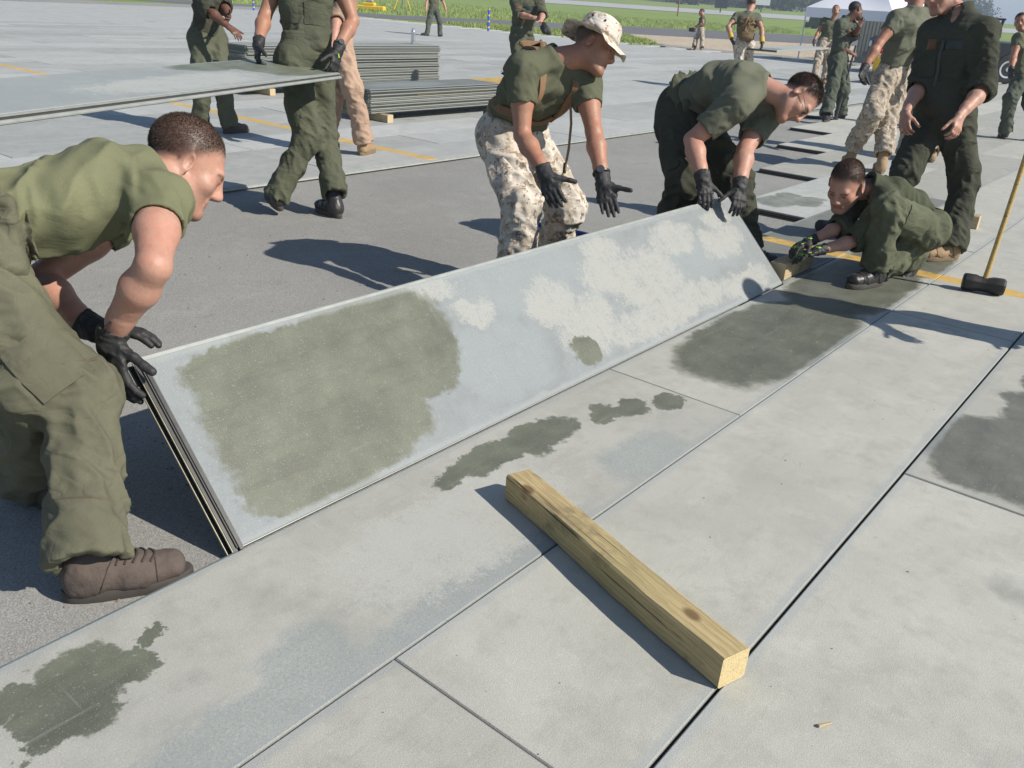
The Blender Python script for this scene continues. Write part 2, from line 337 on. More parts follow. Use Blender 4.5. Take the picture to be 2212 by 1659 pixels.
ROW0 = {  # first row: own stains on the three panels nearest the camera
 -1: panel_mat('matting_wet_spots', auto=False, base=(.505, .50, .445), dust=.35,
    wet=[(.15, 1.33, .10, .085), (.24, 1.27, .10, .085), (.20, 1.42, .06, .05), (.14, 1.50, .03, .04), (.25, 1.18, .06, .05), (.14, 1.19, .05, .07), (.14, 2.55, .04, .12), (.15, 2.74, .065, .15), (.17, 2.97, .085, .17), (.22, 3.28, .05, .09), (.28, 3.39, .06, .08), (.34, 3.56, .05, .08)],
    blue=[(.49, 1.68, .12, .12), (.57, 1.90, .05, .09), (.50, 3.12, .10, .20), (.56, 2.2, .05, .5), (.54, 1.4, .08, .4)], pale=[(.35, 2.35, .2, .45)]),
 0: panel_mat('matting_soaked', auto=False, wet=[(.33, .95, .30, .72), (.30, 2.2, .29, .75), (.3, 3.0, .3, .5)], pale=[(.52, 1.35, .03, .12)], stripe=(4.535, 4.675), wetcol=(.088, .094, .066))}
ROW2 = {0: panel_mat('matting_soaked_far_row', auto=False, wet=[(.30, .42, .33, .36), (.35, .95, .22, .30), (.3, 1.35, .16, .2)], wetcol=(.115, .118, .092))}
PDARK = panel_mat('matting_damp', auto=False, base=(.235, .25, .225), stripe=(4.535, 4.675))
PSTAIN = panel_mat('matting_stained', auto=False, wet=[(.20, .42, .17, .25), (.38, .62, .13, .22), (.15, .75, .10, .12)], base=(.47, .485, .455), wetcol=(.17, .18, .15))
cnt = 0
for r in range(-6, 8):
    ph = 1.83 if r % 2 == 0 else 0.
    y0 = 3.66+1.83*(-r-1) if r < 0 else ph-3.66*(2 if ph else 1)
    k = 0; y = y0
    while y < 27.6:
        me = ME_R
        if r == 0 and abs(y+1.83) < .1: me = panel_mesh('mat_panel', ROW0[-1])
        if r == 0 and abs(y-1.83) < .1: me = panel_mesh('mat_panel', ROW0[0])
        if r == 2 and abs(y-1.83) < .1: me = panel_mesh('mat_panel', ROW2[0])
        if r == -1 and k == 0: me = panel_mesh('mat_panel', PDARK)
        if r == -2 and k == 0: me = panel_mesh('mat_panel', PSTAIN)
        if r == 3 and k == 1: me = panel_mesh('mat_panel', PSTAIN)
        o = add_panel(floor_r, me, r*PW+(.0045 if r == 2 else 0), y, random.uniform(-.0012, .0012), random.uniform(-.0005, .0005), random.uniform(-.0015, .0015))
        y += PL; k += 1
left = []
for r in range(58):
    ph = 0 if r % 2 == 0 else 1.83
    for k in range(-2, 9):
        y = ph+PL*k-(3.66 if ph else 0)
        if y < 27.6 and y > -9: left.append((-3.93-PW*(r+1), y))
left.sort(key=lambda p: math.hypot(p[0]+PW/2-CAM_POS[0], p[1]+PL/2-CAM_POS[1]))
for x, y in left[:290]: add_panel(floor_l, ME_L, x, y, random.uniform(-.0015, .0015), random.uniform(-.0006, .0006), random.uniform(-.002, .002))
mb = MB()
for x, y in left[290:]:
    dz = random.uniform(-.002, .002); mb.box((x+.004, y+.003, -PT), (x+PW-.004, y+PL-.003, dz))
tag(mb.build('far_panels', panel_mat('matting_top_far', base=(.465, .475, .455), dust=.65, edges=False), floor_l), kind='stuff')
# locking rail along the free edge of the far matting and the dark end rails of the stepped rows
for k in range(-2, 8):
    mb = MB(); mb.prism([(-.006, -.030), (.016, -.030), (.022, -.024), (.016, -.017), (.006, -.014), (.006, -.006), (-.006, -.004)], PL*k+.01, PL*k+PL-.012, Matrix(((0, 1, 0, -3.93), (1, 0, 0, 0), (0, 0, 1, 0), (0, 0, 0, 1))))
    mb.build('edge_rail', M_EDGE, floor_l)
M_TEAL = simple('teal_edge', (.30, .36, .345), .55, .2, .1, 6)
for y0, y1 in ((-5.48, -1.835), (-1.825, -.006)):
    mb = MB(); mb.prism([(.004, -.034), (-.016, -.034), (-.022, -.026), (-.020, -.016), (-.010, -.007), (.0015, -.003)][::-1], y0, y1, Matrix(((0, 1, 0, 0), (1, 0, 0, 0), (0, 0, 1, 0), (0, 0, 0, 1)))); mb.build('edge_rail', M_TEAL, floor_r, True)
def end_rail(parent, x, y, mat=M_DARK):
    mb = MB()
    for z0, z1, d in ((-.012, -.008, .020), (-.026, -.018, .030), (-.038, -.033, .045)): mb.box((x+.006, y-d, z0), (x+PW-.006, y+.004, z1))
    mb.box((x+.006, y-.004, -.036), (x+PW-.006, y+.003, -.006)); return mb.build('end_rail', mat, parent)
for r in range(-6, -1): end_rail(floor_r, r*PW, 3.66+1.83*(-r-1))

# ------------------------------------------------------------------ loose panels: raised, carried, stacked
def full_panel(name, mat, label, M, group=None, edge=M_EDGE):
    """a thing: deck, two long side rails, two end rails; local frame x width, y length, z up (top at 0)"""
    t = empty(name); t.matrix_world = M; tag(t, label, 'panel', group)
    d = MB(); d.box((.008, .010, -PT+.003), (PW-.004, PL-.010, 0), bev=.0025); d.build('deck', mat, t)
    Mx = Matrix(((0, 1, 0, 0), (1, 0, 0, 0), (0, 0, 1, 0), (0, 0, 0, 1)))
    s = MB(); s.prism([(.012, -.037), (-.010, -.037), (-.015, -.033), (-.015, -.027), (-.010, -.022), (.012, -.020)][::-1], .006, PL-.006, Mx)
    s.prism([(.012, -.0095), (-.002, -.0095), (-.002, -.002), (.012, -.0015)][::-1], .006, PL-.006, Mx); s.build('side_rail', edge, t, True)
    s = MB(); s.prism([(.0075, -.021), (.001, -.021), (.001, -.009), (.0075, -.009)][::-1], .008, PL-.008, Mx); s.build('side_groove', M_DARK, t)
    s = MB(); s.prism([(PW-.010, -.034), (PW-.002, -.034), (PW-.001, -.022), (PW-.001, -.010), (PW-.002, -.004), (PW-.010, -.003)], .006, PL-.006, Mx); s.build('side_rail', edge, t, True)
    for y, sg in ((0, -1), (PL, 1)):
        e = MB()
        def bar(z0, z1, d):
            lo, hi = sorted((y-sg*.012, y+sg*d)); e.box((.004, lo, z0), (PW+.004, hi, z1), bev=.001)
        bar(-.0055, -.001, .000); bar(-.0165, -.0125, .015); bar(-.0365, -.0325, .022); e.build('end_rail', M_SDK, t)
        e = MB()
        for z0, z1, d in ((-.0170, -.0120, .015), (-.0370, -.0320, .022)):
            lo, hi = sorted((y+sg*(d+.0005), y+sg*(d+.0035))); e.box((.004, lo, z0), (PW+.004, hi, z1), bev=.001)
        e.build('end_lip', M_STEEL, t)
        e = MB(); lo, hi = sorted((y-sg*.011, y+sg*.004)); e.box((.01, lo, -.0325), (PW-.006, hi, -.0055)); e.build('end_groove', M_DARK, t)
    return t

def mir(bl): return [(PW-a, b, c, d) for a, b, c, d in bl]
M_RAISED = panel_mat('raised_panel_top', auto=False, base=(.285, .315, .322), dust=.3, palecol=(.44, .442, .405),
    wet=mir([(.13, .30, .115, .24), (.08, .22, .06, .14), (.12, .52, .09, .18), (.50, .40, .09, .33), (.52, .78, .07, .3), (.31, .37, .275, .31), (.43, .76, .175, .36), (.21, .52, .18, .32), (.33, .92, .16, .19), (.115, 1.76, .075, .095), (.42, .42, .17, .34)]),
    pale=mir([(.36, 1.72, .13, .16), (.22, 1.85, .14, .22), (.50, 2.25, .09, .14), (.40, 2.15, .10, .18), (.32, 2.45, .16, .3), (.45, 2.85, .10, .22), (.36, 3.3, .10, .22), (.50, 3.40, .06, .14), (.12, 2.5, .09, .6), (.10, 3.3, .07, .3), (.42, 1.28, .06, .1), (.55, 1.08, .06, .2)]),
    blue=mir([(.5, 1.6, .14, .4), (.3, 3.0, .1, .4), (.2, 1.3, .15, .25)]), wetcol=(.098, .106, .072))
s2 = math.sqrt(.5)
RAISED = frame((s2, 0, -s2), (0, 1, 0), (s2, 0, s2), (-.003-PW*s2, .004, .001+PW*s2))   # local x runs from the free edge down to the hinge
full_panel('mat_panel', M_RAISED, 'long grey panel tilted up at an angle, being hinged into the floor', RAISED)
ca = Vector((-2.874, 2.805, .903)); cb = Vector((-3.455, 2.543, .947)); cy = Vector((.402, -.915, .005)).normalized()
cx = (cb-ca); cx = (cx-cy*cx.dot(cy)).normalized(); cz = cx.cross(cy)
M_CARR = panel_mat('carried_panel_top', auto=False, palecol=(.50, .51, .47), base=(.37, .395, .385), blue=[(.42, 2.3, .16, 1.1), (.2, 2.7, .12, .7), (.3, 1.2, .12, .35)], pale=[(.2, 1.4, .16, .7)], wet=[(.36, .25, .34, .38), (.50, .70, .14, .35), (.2, .15, .3, .2)], wetcol=(.13, .145, .10))
full_panel('mat_panel', M_CARR, 'grey panel carried level at waist height by the man in green coveralls', frame(cx, cy, cz, ca))
pa = Vector((-5.95, 15.35, .80)); pb_ = Vector((-6.35, 19.35, .82)); py_ = (pb_-pa).normalized(); px_ = py_.cross(Vector((0, 0, 1))).normalized()
full_panel('mat_panel', panel_mat('far_panel_top', auto=False, base=(.5, .52, .5), wet=[(.3, .5, .25, .4)], wetcol=(.2, .24, .25)), 'pale panel carried between two men in front of the white canopy', frame(px_, py_, px_.cross(py_), pa))
def stack(x, y, n, z0, words, group, hw=0, topmat=None, skew=.012, ln=PL):
    ord_ = ['topmost', 'second', 'third', 'fourth', 'fifth', 'sixth', 'seventh', 'eighth', 'ninth', 'tenth', 'eleventh', 'twelfth', 'thirteenth', 'fourteenth', 'fifteenth']
    for i in range(n):
        mb = MB(); Mx = Matrix(((0, 1, 0, 0), (1, 0, 0, 0), (0, 0, 1, 0), (0, 0, 0, 1)))
        mb.prism([(.012, -.036), (PW-.012, -.036), (PW+.010, -.034), (PW+.014, -.027), (PW+.008, -.021), (PW-.022, -.020), (PW-.022, -.009), (PW, -.008), (PW, -.003), (PW-.004, 0), (.003, 0), (0, -.003), (-.008, -.012), (-.008, -.026)], 0, ln, Mx)
        mb.box((.02, -.018, -.034), (PW-.02, .002, -.029)); mb.box((.02, -.014, -.016), (PW-.02, .002, -.011)); mb.box((.02, ln-.002, -.034), (PW-.02, ln+.018, -.029)); mb.box((.02, ln-.002, -.016), (PW-.02, ln+.014, -.011))
        o = mb.build('mat_panel', topmat if (i == n-1 and topmat) else M_STK, None); o.location = (x+random.uniform(-skew, skew), y+random.uniform(-skew*2.2, skew*2.2), z0+.0385*(i+1)); o.rotation_euler = (0, 0, random.uniform(-.004, .004))
        k = n-1-i
        if n == 7 and i == 4:
            mb = MB(); mb.box((PW+.001, .75, -.0075), (PW+.0035, 2.1, -.002)); mb.build('painted_edge', simple('gold_paint', GOLD, .6, .2), o)
        tag(o, ('%s of the panels in %s' % (ord_[k], words)) if k == 0 else ('%s panel from the top of %s' % (ord_[k], words)), 'panel', group)
M_STK = panel_mat('stacked_panel', auto=False, base=(.42, .43, .34), dust=.7)
M_STKT = panel_mat('stack_top_near', auto=False, base=(.20, .22, .205), blue=[(.3, .9, .2, .6)], localstripe=(2.32, 3.2))
stack(-6.61, 5.85, 7, .09, 'the low near stack', 'panels in the low stack', topmat=M_STKT)
stack(-9.21, 6.04, 14, .09, 'the tall far stack', 'panels in the tall stack', topmat=panel_mat('stack_top_far', auto=False, base=(.30, .32, .29)))
POSE = {
 'p1': dict(pel=[-0.845,-0.234,0.759], neck=[-0.75,0.268,0.877], head=[-0.827,0.437,0.865], shR=[-0.563,0.189,0.832], shL=[-0.901,0.29,0.745], elR=[-0.338,0.028,0.719], wrR=[-0.505,-0.037,0.487], elL=[-0.938,-0.025,0.544], wrL=[-0.67,-0.011,0.455], hipR=[-0.741,-0.291,0.689], hipL=[-0.894,-0.213,0.639], knR=[-0.442,-0.159,0.38], anR=[-0.147,-0.33,0.095], knL=[-0.478,-0.267,0.422], anL=[-0.7,-0.225,0.046], fw=[0.453,0.672,-0.586], up=[0.041,0.64,0.767], hR=[[0.474,-0.154,-0.867],[0.011,0.982,-0.188],0.38,0.35], hL=[[0.716,0.698,0.0],[0.258,-0.051,-0.965],0.35,0.2], tR=[-0.065,-0.162,0], tL=[-0.569,-0.191,0]),
 'p2': dict(pel=[-1.198,2.523,0.78], neck=[-0.863,2.456,1.174], head=[-0.737,2.577,1.23], shR=[-0.939,2.284,1.112], shL=[-0.799,2.602,1.076], elR=[-0.871,2.23,0.823], wrR=[-0.66,2.155,0.685], elL=[-0.636,2.489,0.851], wrL=[-0.493,2.391,0.649], hipR=[-1.164,2.417,0.75], hipL=[-1.134,2.591,0.741], knR=[-0.865,2.259,0.467], anR=[-0.912,2.282,0.061], knL=[-0.806,2.563,0.432], anL=[-1.01,2.693,0.093], fw=[0.921,0.233,-0.313], up=[0.184,0.491,0.852], hR=[[0.631,-0.216,-0.745],[-0.319,0.907,-0.274],0.45,0.9], hL=[[0.525,-0.205,-0.826],[0.367,-0.798,0.479],0.12,1.0], tR=[-0.824,2.342,0], tL=[-1.036,3.011,0]),
 'p3': dict(pel=[-0.886,3.822,0.87], neck=[-0.384,3.798,1.052], head=[-0.211,3.87,0.998], shR=[-0.446,3.607,0.958], shL=[-0.407,3.938,0.89], elR=[-0.623,3.483,0.74], wrR=[-0.465,3.366,0.562], elL=[-0.397,3.71,0.703], wrL=[-0.312,3.527,0.531], hipR=[-0.871,3.725,0.796], hipL=[-0.815,3.892,0.793], knR=[-0.648,3.521,0.474], anR=[-0.768,3.59,0.072], knL=[-0.5,3.894,0.456], anL=[-0.42,4.011,0.061], fw=[0.545,-0.185,-0.818], up=[0.745,0.603,0.287], hR=[[0.49,-0.358,-0.795],[-0.392,0.545,-0.742],0.45,0.6], hL=[[0.373,-0.507,-0.777],[-0.65,0.33,-0.685],0.45,0.6], tR=[-0.664,3.629,0], tL=[-0.33,4.045,0]),
 'p4': dict(pel=[0.503,4.473,0.296], neck=[0.215,4.178,0.547], head=[0.103,4.052,0.542], shL=[0.343,4.061,0.499], shR=[0.125,4.318,0.459], elL=[0.234,4.049,0.241], wrL=[0.112,3.827,0.197], elR=[0.11,4.096,0.291], wrR=[0.036,3.861,0.23], hipL=[0.54,4.372,0.309], hipR=[0.457,4.538,0.265], knL=[0.372,3.999,0.471], anL=[0.379,4.068,0.089], knR=[0.381,4.145,0.111], anR=[0.452,4.543,0.123], fw=[-0.033,-0.859,-0.511], up=[0.032,-0.292,0.956], hL=[[-0.579,-0.761,-0.293],[0.102,-0.194,-0.976],0.3,0.3], hR=[[-0.457,-0.825,-0.334],[0.175,-0.121,-0.977],0.5,0.4], tL=[0.279,3.832,0], tR=[0.419,4.345,0]),
 'p5': dict(pel=[0.206,5.295,0.956], neck=[0.181,5.339,1.505], head=[0.024,5.319,1.616], shL=[0.362,5.257,1.407], shR=[0.012,5.376,1.373], elL=[0.442,5.214,1.062], wrL=[0.404,4.975,0.922], elR=[0.054,5.282,1.048], wrR=[0.057,5.043,0.898], hipL=[0.31,5.26,0.889], hipR=[0.142,5.346,0.863], knL=[0.465,5.336,0.471], anL=[0.529,5.118,0.095], knR=[0.142,5.077,0.507], anR=[0.041,5.18,0.077], fw=[-0.254,-0.922,-0.292], up=[-0.26,0.063,0.963], hL=[[0.156,-0.504,-0.849],[-0.898,0.232,-0.373],0.62,0.05], hR=[[0.28,-0.418,-0.864],[0.438,0.889,-0.131],0.7,0.1], tL=[0.415,4.94,0], tR=[-0.173,5.279,0]),
 'p6': dict(pel=[-1.162,8.651,0.93], neck=[-1.077,8.625,1.556], head=[-1.128,8.704,1.724], shL=[-1.175,8.466,1.453], shR=[-1.049,8.817,1.49], elL=[-1.232,8.268,1.213], wrL=[-1.27,8.104,0.984], elR=[-0.966,8.688,1.212], wrR=[-0.859,8.61,0.96], hipL=[-1.183,8.556,0.885], hipR=[-1.115,8.752,0.896], knL=[-1.125,8.217,0.568], anL=[-1.309,8.389,0.174], knR=[-1.047,8.491,0.516], anR=[-0.929,8.237,0.16], fw=[-0.75,0.174,-0.638], up=[-0.304,0.283,0.909], hL=[[0.108,-0.538,-0.836],[0.941,-0.059,0.333],0.6,0.3], tL=[-1.873,9.468,0], tR=[-1.397,9.2,0]),
 'p7': dict(pel=[-1.233,9.914,0.885], neck=[-1.234,9.925,1.424], head=[-1.293,10.011,1.566], shL=[-1.243,9.751,1.373], shR=[-1.178,10.092,1.382], elL=[-1.18,9.584,1.148], wrL=[-1.19,9.385,0.983], elR=[-1.043,10.044,1.133], wrR=[-0.988,9.909,0.919], hipL=[-1.241,9.838,0.796], hipR=[-1.156,9.988,0.801], knL=[-1.121,9.638,0.441], anL=[-1.046,9.393,0.113], knR=[-0.996,9.821,0.446], anR=[-0.814,9.627,0.127], fw=[-0.855,0.229,-0.466], up=[-0.304,0.283,0.909], tL=[-1.164,9.705,0], tR=[-0.934,10.092,0]),
 'p8': dict(pel=[-3.188,12.689,0.893], neck=[-3.2,12.708,1.413], head=[-3.113,12.803,1.534], shR=[-3.214,12.531,1.345], shL=[-3.185,12.883,1.345], elR=[-3.166,12.536,1.048], wrR=[-3.043,12.748,0.963], elL=[-3.011,12.693,1.218], wrL=[-2.905,12.478,1.314], hipR=[-3.17,12.596,0.859], hipL=[-3.182,12.782,0.856], knR=[-3.089,12.405,0.488], anR=[-3.023,12.2,0.133], knL=[-3.04,12.775,0.406], anL=[-3.089,13.023,0.073], fw=[0.541,0.804,-0.246], up=[-0.226,0.345,0.911], hR=[[0.666,0.701,-0.255],[-0.481,0.64,-0.599],0.95,0.5], hL=[[-0.005,0.494,0.869],[0.219,-0.805,0.551],0.3,0.5], tR=[-3.166,13.176,0], tL=[-3.213,14.12,0]),
 'p9': dict(pel=[-6.275,20.227,0.879], neck=[-6.223,20.297,1.378], head=[-6.198,20.307,1.579], shR=[-6.403,20.234,1.343], shL=[-6.132,20.445,1.331], elR=[-6.436,20.105,1.093], wrR=[-6.428,19.932,0.9], elL=[-6.009,20.395,1.08], wrL=[-5.974,20.191,0.924], hipR=[-6.305,20.137,0.831], hipL=[-6.202,20.288,0.839], knR=[-6.241,19.91,0.474], anR=[-6.137,19.659,0.157], knL=[-6.1,20.151,0.437], anL=[-5.989,19.914,0.108], fw=[0.211,-0.866,0.454], up=[-0.304,0.283,0.909], hR=[[0.226,-0.345,-0.911],[0.951,0.028,0.309],0.6,0.5], tR=[-6.703,20.919,0], tL=[-6.204,20.415,0]),
 'p10': dict(pel=[-6.028,15.405,0.871], neck=[-6.047,15.435,1.422], head=[-6.07,15.543,1.56], shL=[-6.232,15.351,1.334], shR=[-5.903,15.525,1.334], elL=[-6.273,15.137,1.144], wrL=[-6.12,15.019,0.971], elR=[-5.718,15.41,1.147], wrR=[-5.615,15.292,0.941], hipL=[-6.087,15.334,0.836], hipR=[-5.956,15.472,0.846], knL=[-5.977,15.301,0.423], anL=[-5.844,15.077,0.094], knR=[-5.935,15.558,0.422], anR=[-5.757,15.343,0.11], fw=[-0.44,0.805,-0.398], up=[-0.304,0.283,0.909], tL=[-5.162,13.442,0], tR=[-5.593,14.797,0]),
 'p11': dict(pel=[-15.35,31.239,0.702], neck=[-15.396,31.294,1.18], head=[-15.498,31.345,1.313], shR=[-15.314,31.13,1.119], shL=[-15.461,31.457,1.118], elR=[-15.166,30.957,0.941], wrR=[-15.386,30.836,0.756], elL=[-15.456,31.271,0.897], wrL=[-15.637,31.169,0.729], hipR=[-15.301,31.156,0.673], hipL=[-15.398,31.319,0.669], knR=[-15.092,30.928,0.376], anR=[-14.919,30.67,0.094], knL=[-15.393,30.996,0.385], anL=[-15.269,30.718,0.098], fw=[-0.788,-0.586,-0.19], up=[-0.304,0.283,0.909], hR=[[-0.695,-0.678,-0.237],[-0.561,0.718,-0.412],0.6,0.5], tR=[-15.71,31.87,0], tL=[-15.317,30.397,0]),
 'p12': dict(pel=[-6.71,9.456,0.924], neck=[-6.738,9.544,1.439], head=[-6.769,9.609,1.599], shR=[-6.897,9.469,1.38], shL=[-6.581,9.633,1.389], elR=[-6.707,9.361,1.19], wrR=[-6.449,9.36,1.168], elL=[-6.396,9.502,1.211], wrL=[-6.26,9.292,1.142], hipR=[-6.719,9.365,0.879], hipL=[-6.695,9.55,0.882], knR=[-6.578,9.24,0.494], anR=[-6.537,9.11,0.098], knL=[-6.613,9.403,0.488], anL=[-6.546,9.251,0.104], fw=[0.948,-0.315,-0.048], up=[-0.304,0.283,0.909], hR=[[0.943,0.274,-0.189],[-0.436,0.592,-0.678],0.7,0.5], hL=[[0.75,-0.441,-0.493],[-0.762,-0.229,-0.606],0.7,0.5], tR=[-6.764,9.585,0], tL=[-6.885,9.906,0]),
 'p13': dict(pel=[-21.083,22.354,0.827], neck=[-21.164,22.445,1.328], head=[-21.206,22.529,1.476], shL=[-21.304,22.314,1.258], shR=[-21.005,22.582,1.282], elL=[-21.26,22.162,1.019], wrL=[-21.158,22.042,0.814], elR=[-20.904,22.696,1.025], wrR=[-20.737,22.597,0.853], hipL=[-21.148,22.284,0.762], hipR=[-20.999,22.432,0.774], knL=[-21.036,22.067,0.407], anL=[-20.961,21.91,0.022], knR=[-20.761,22.336,0.429], anR=[-20.618,22.225,0.048], fw=[-0.399,0.829,-0.392], up=[-0.304,0.283,0.909], tL=[-21.042,21.809,0], tR=[-21.438,23.296,0]),
 'p14': dict(pel=[-6.274,4.003,0.905], neck=[-6.222,4.046,1.441], head=[-6.204,4.101,1.615], shR=[-6.174,3.877,1.375], shL=[-6.318,4.194,1.385], elR=[-6.012,3.872,1.136], wrR=[-5.796,3.935,1.007], elL=[-6.142,4.134,1.165], wrL=[-5.923,4.017,1.093], hipR=[-6.257,3.912,0.864], hipL=[-6.262,4.099,0.865], knR=[-6.065,3.784,0.504], anR=[-6.212,3.807,0.108], knL=[-6.036,3.97,0.523], anL=[-6.036,4.022,0.105], fw=[1.0,0.0,-0.028], up=[-0.304,0.283,0.909], hR=[[0.831,0.217,-0.512],[-0.517,0.187,-0.835],0.5,0.5], tL=[-6.034,4.301,0], tR=[-6.5,4.212,0]),
 'p15': dict(pel=[-3.18,2.77,1.011], neck=[-3.257,2.864,1.556], head=[-3.215,2.814,1.726], shR=[-3.414,2.772,1.464], shL=[-3.123,3.004,1.477], elR=[-3.391,2.614,1.208], wrR=[-3.24,2.445,1.058], elL=[-2.975,3.005,1.213], wrL=[-2.905,2.808,1.039], hipR=[-3.191,2.669,0.954], hipL=[-3.154,2.862,0.955], knR=[-3.077,2.682,0.477], anR=[-3.154,2.47,0.098], knL=[-3.131,2.865,0.472], anL=[-2.886,2.74,0.138], fw=[0.22,-0.966,0.135], up=[-0.304,0.283,0.909], hR=[[0.293,-0.35,-0.89],[0.54,0.815,-0.208],0.6,0.4], hL=[[0.254,-0.38,-0.889],[-0.879,-0.355,-0.319],0.6,0.4], tR=[-3.511,2.608,0.06], tL=[-3.222,2.786,0]),
 'p16': dict(pel=[-4.759,4.371,0.976], neck=[-4.745,4.438,1.511], head=[-4.776,4.521,1.663], shL=[-4.919,4.466,1.442], shR=[-4.596,4.341,1.448], elL=[-4.982,4.466,1.158], wrL=[-4.837,4.408,0.951], elR=[-4.674,4.295,1.172], wrR=[-4.552,4.156,0.99], hipL=[-4.841,4.411,0.931], hipR=[-4.675,4.326,0.943], knR=[-4.48,4.294,0.57], anR=[-4.436,4.376,0.144], knL=[-4.729,4.305,0.523], anL=[-4.734,4.185,0.096], tR=[-4.608,4.794,0], tL=[-4.85,4.475,0], fw=[0.386,0.884,-0.262], up=[-0.304,0.283,0.909]),
 'p17': dict(pel=[-0.789,13.437,0.842], neck=[-0.915,13.492,1.344], head=[-1.019,13.472,1.523], shR=[-0.97,13.321,1.321], shL=[-0.803,13.63,1.316], elR=[-0.932,13.161,1.083], wrR=[-0.884,12.964,0.922], elL=[-0.652,13.487,1.117], wrL=[-0.599,13.398,0.88], hipR=[-0.799,13.362,0.738], hipL=[-0.715,13.508,0.742], knR=[-0.795,12.985,0.536], anR=[-0.759,13.096,0.128], knL=[-0.57,13.193,0.49], anL=[-0.393,13.281,0.113], fw=[0.007,-1.0,0.026], up=[-0.304,0.283,0.909], tR=[-0.977,13.572,0], tL=[-0.502,13.571,0]),
}

from mathutils.bvhtree import BVHTree
# ------------------------------------------------------------------ figures: signed-distance volumes -> one continuous mesh per garment / body
LAT = RNG.random((24, 24, 24)).astype(np.float32)
def vnoise(x, y, z):
    xi = np.floor(x).astype(int); yi = np.floor(y).astype(int); zi = np.floor(z).astype(int)
    fx, fy, fz = x-xi, y-yi, z-zi; fx = fx*fx*(3-2*fx); fy = fy*fy*(3-2*fy); fz = fz*fz*(3-2*fz)
    g = lambda a, b, c: LAT[(xi+a) % 24, (yi+b) % 24, (zi+c) % 24]
    l = lambda a, b, t: a+(b-a)*t
    return l(l(l(g(0, 0, 0), g(1, 0, 0), fx), l(g(0, 1, 0), g(1, 1, 0), fx), fy), l(l(g(0, 0, 1), g(1, 0, 1), fx), l(g(0, 1, 1), g(1, 1, 1), fx), fy), fz)
def V3(*a): return np.array(a if len(a) == 3 else a[0], float)
def nrm(v): v = np.asarray(v, float); return v/(np.linalg.norm(v)+1e-9)
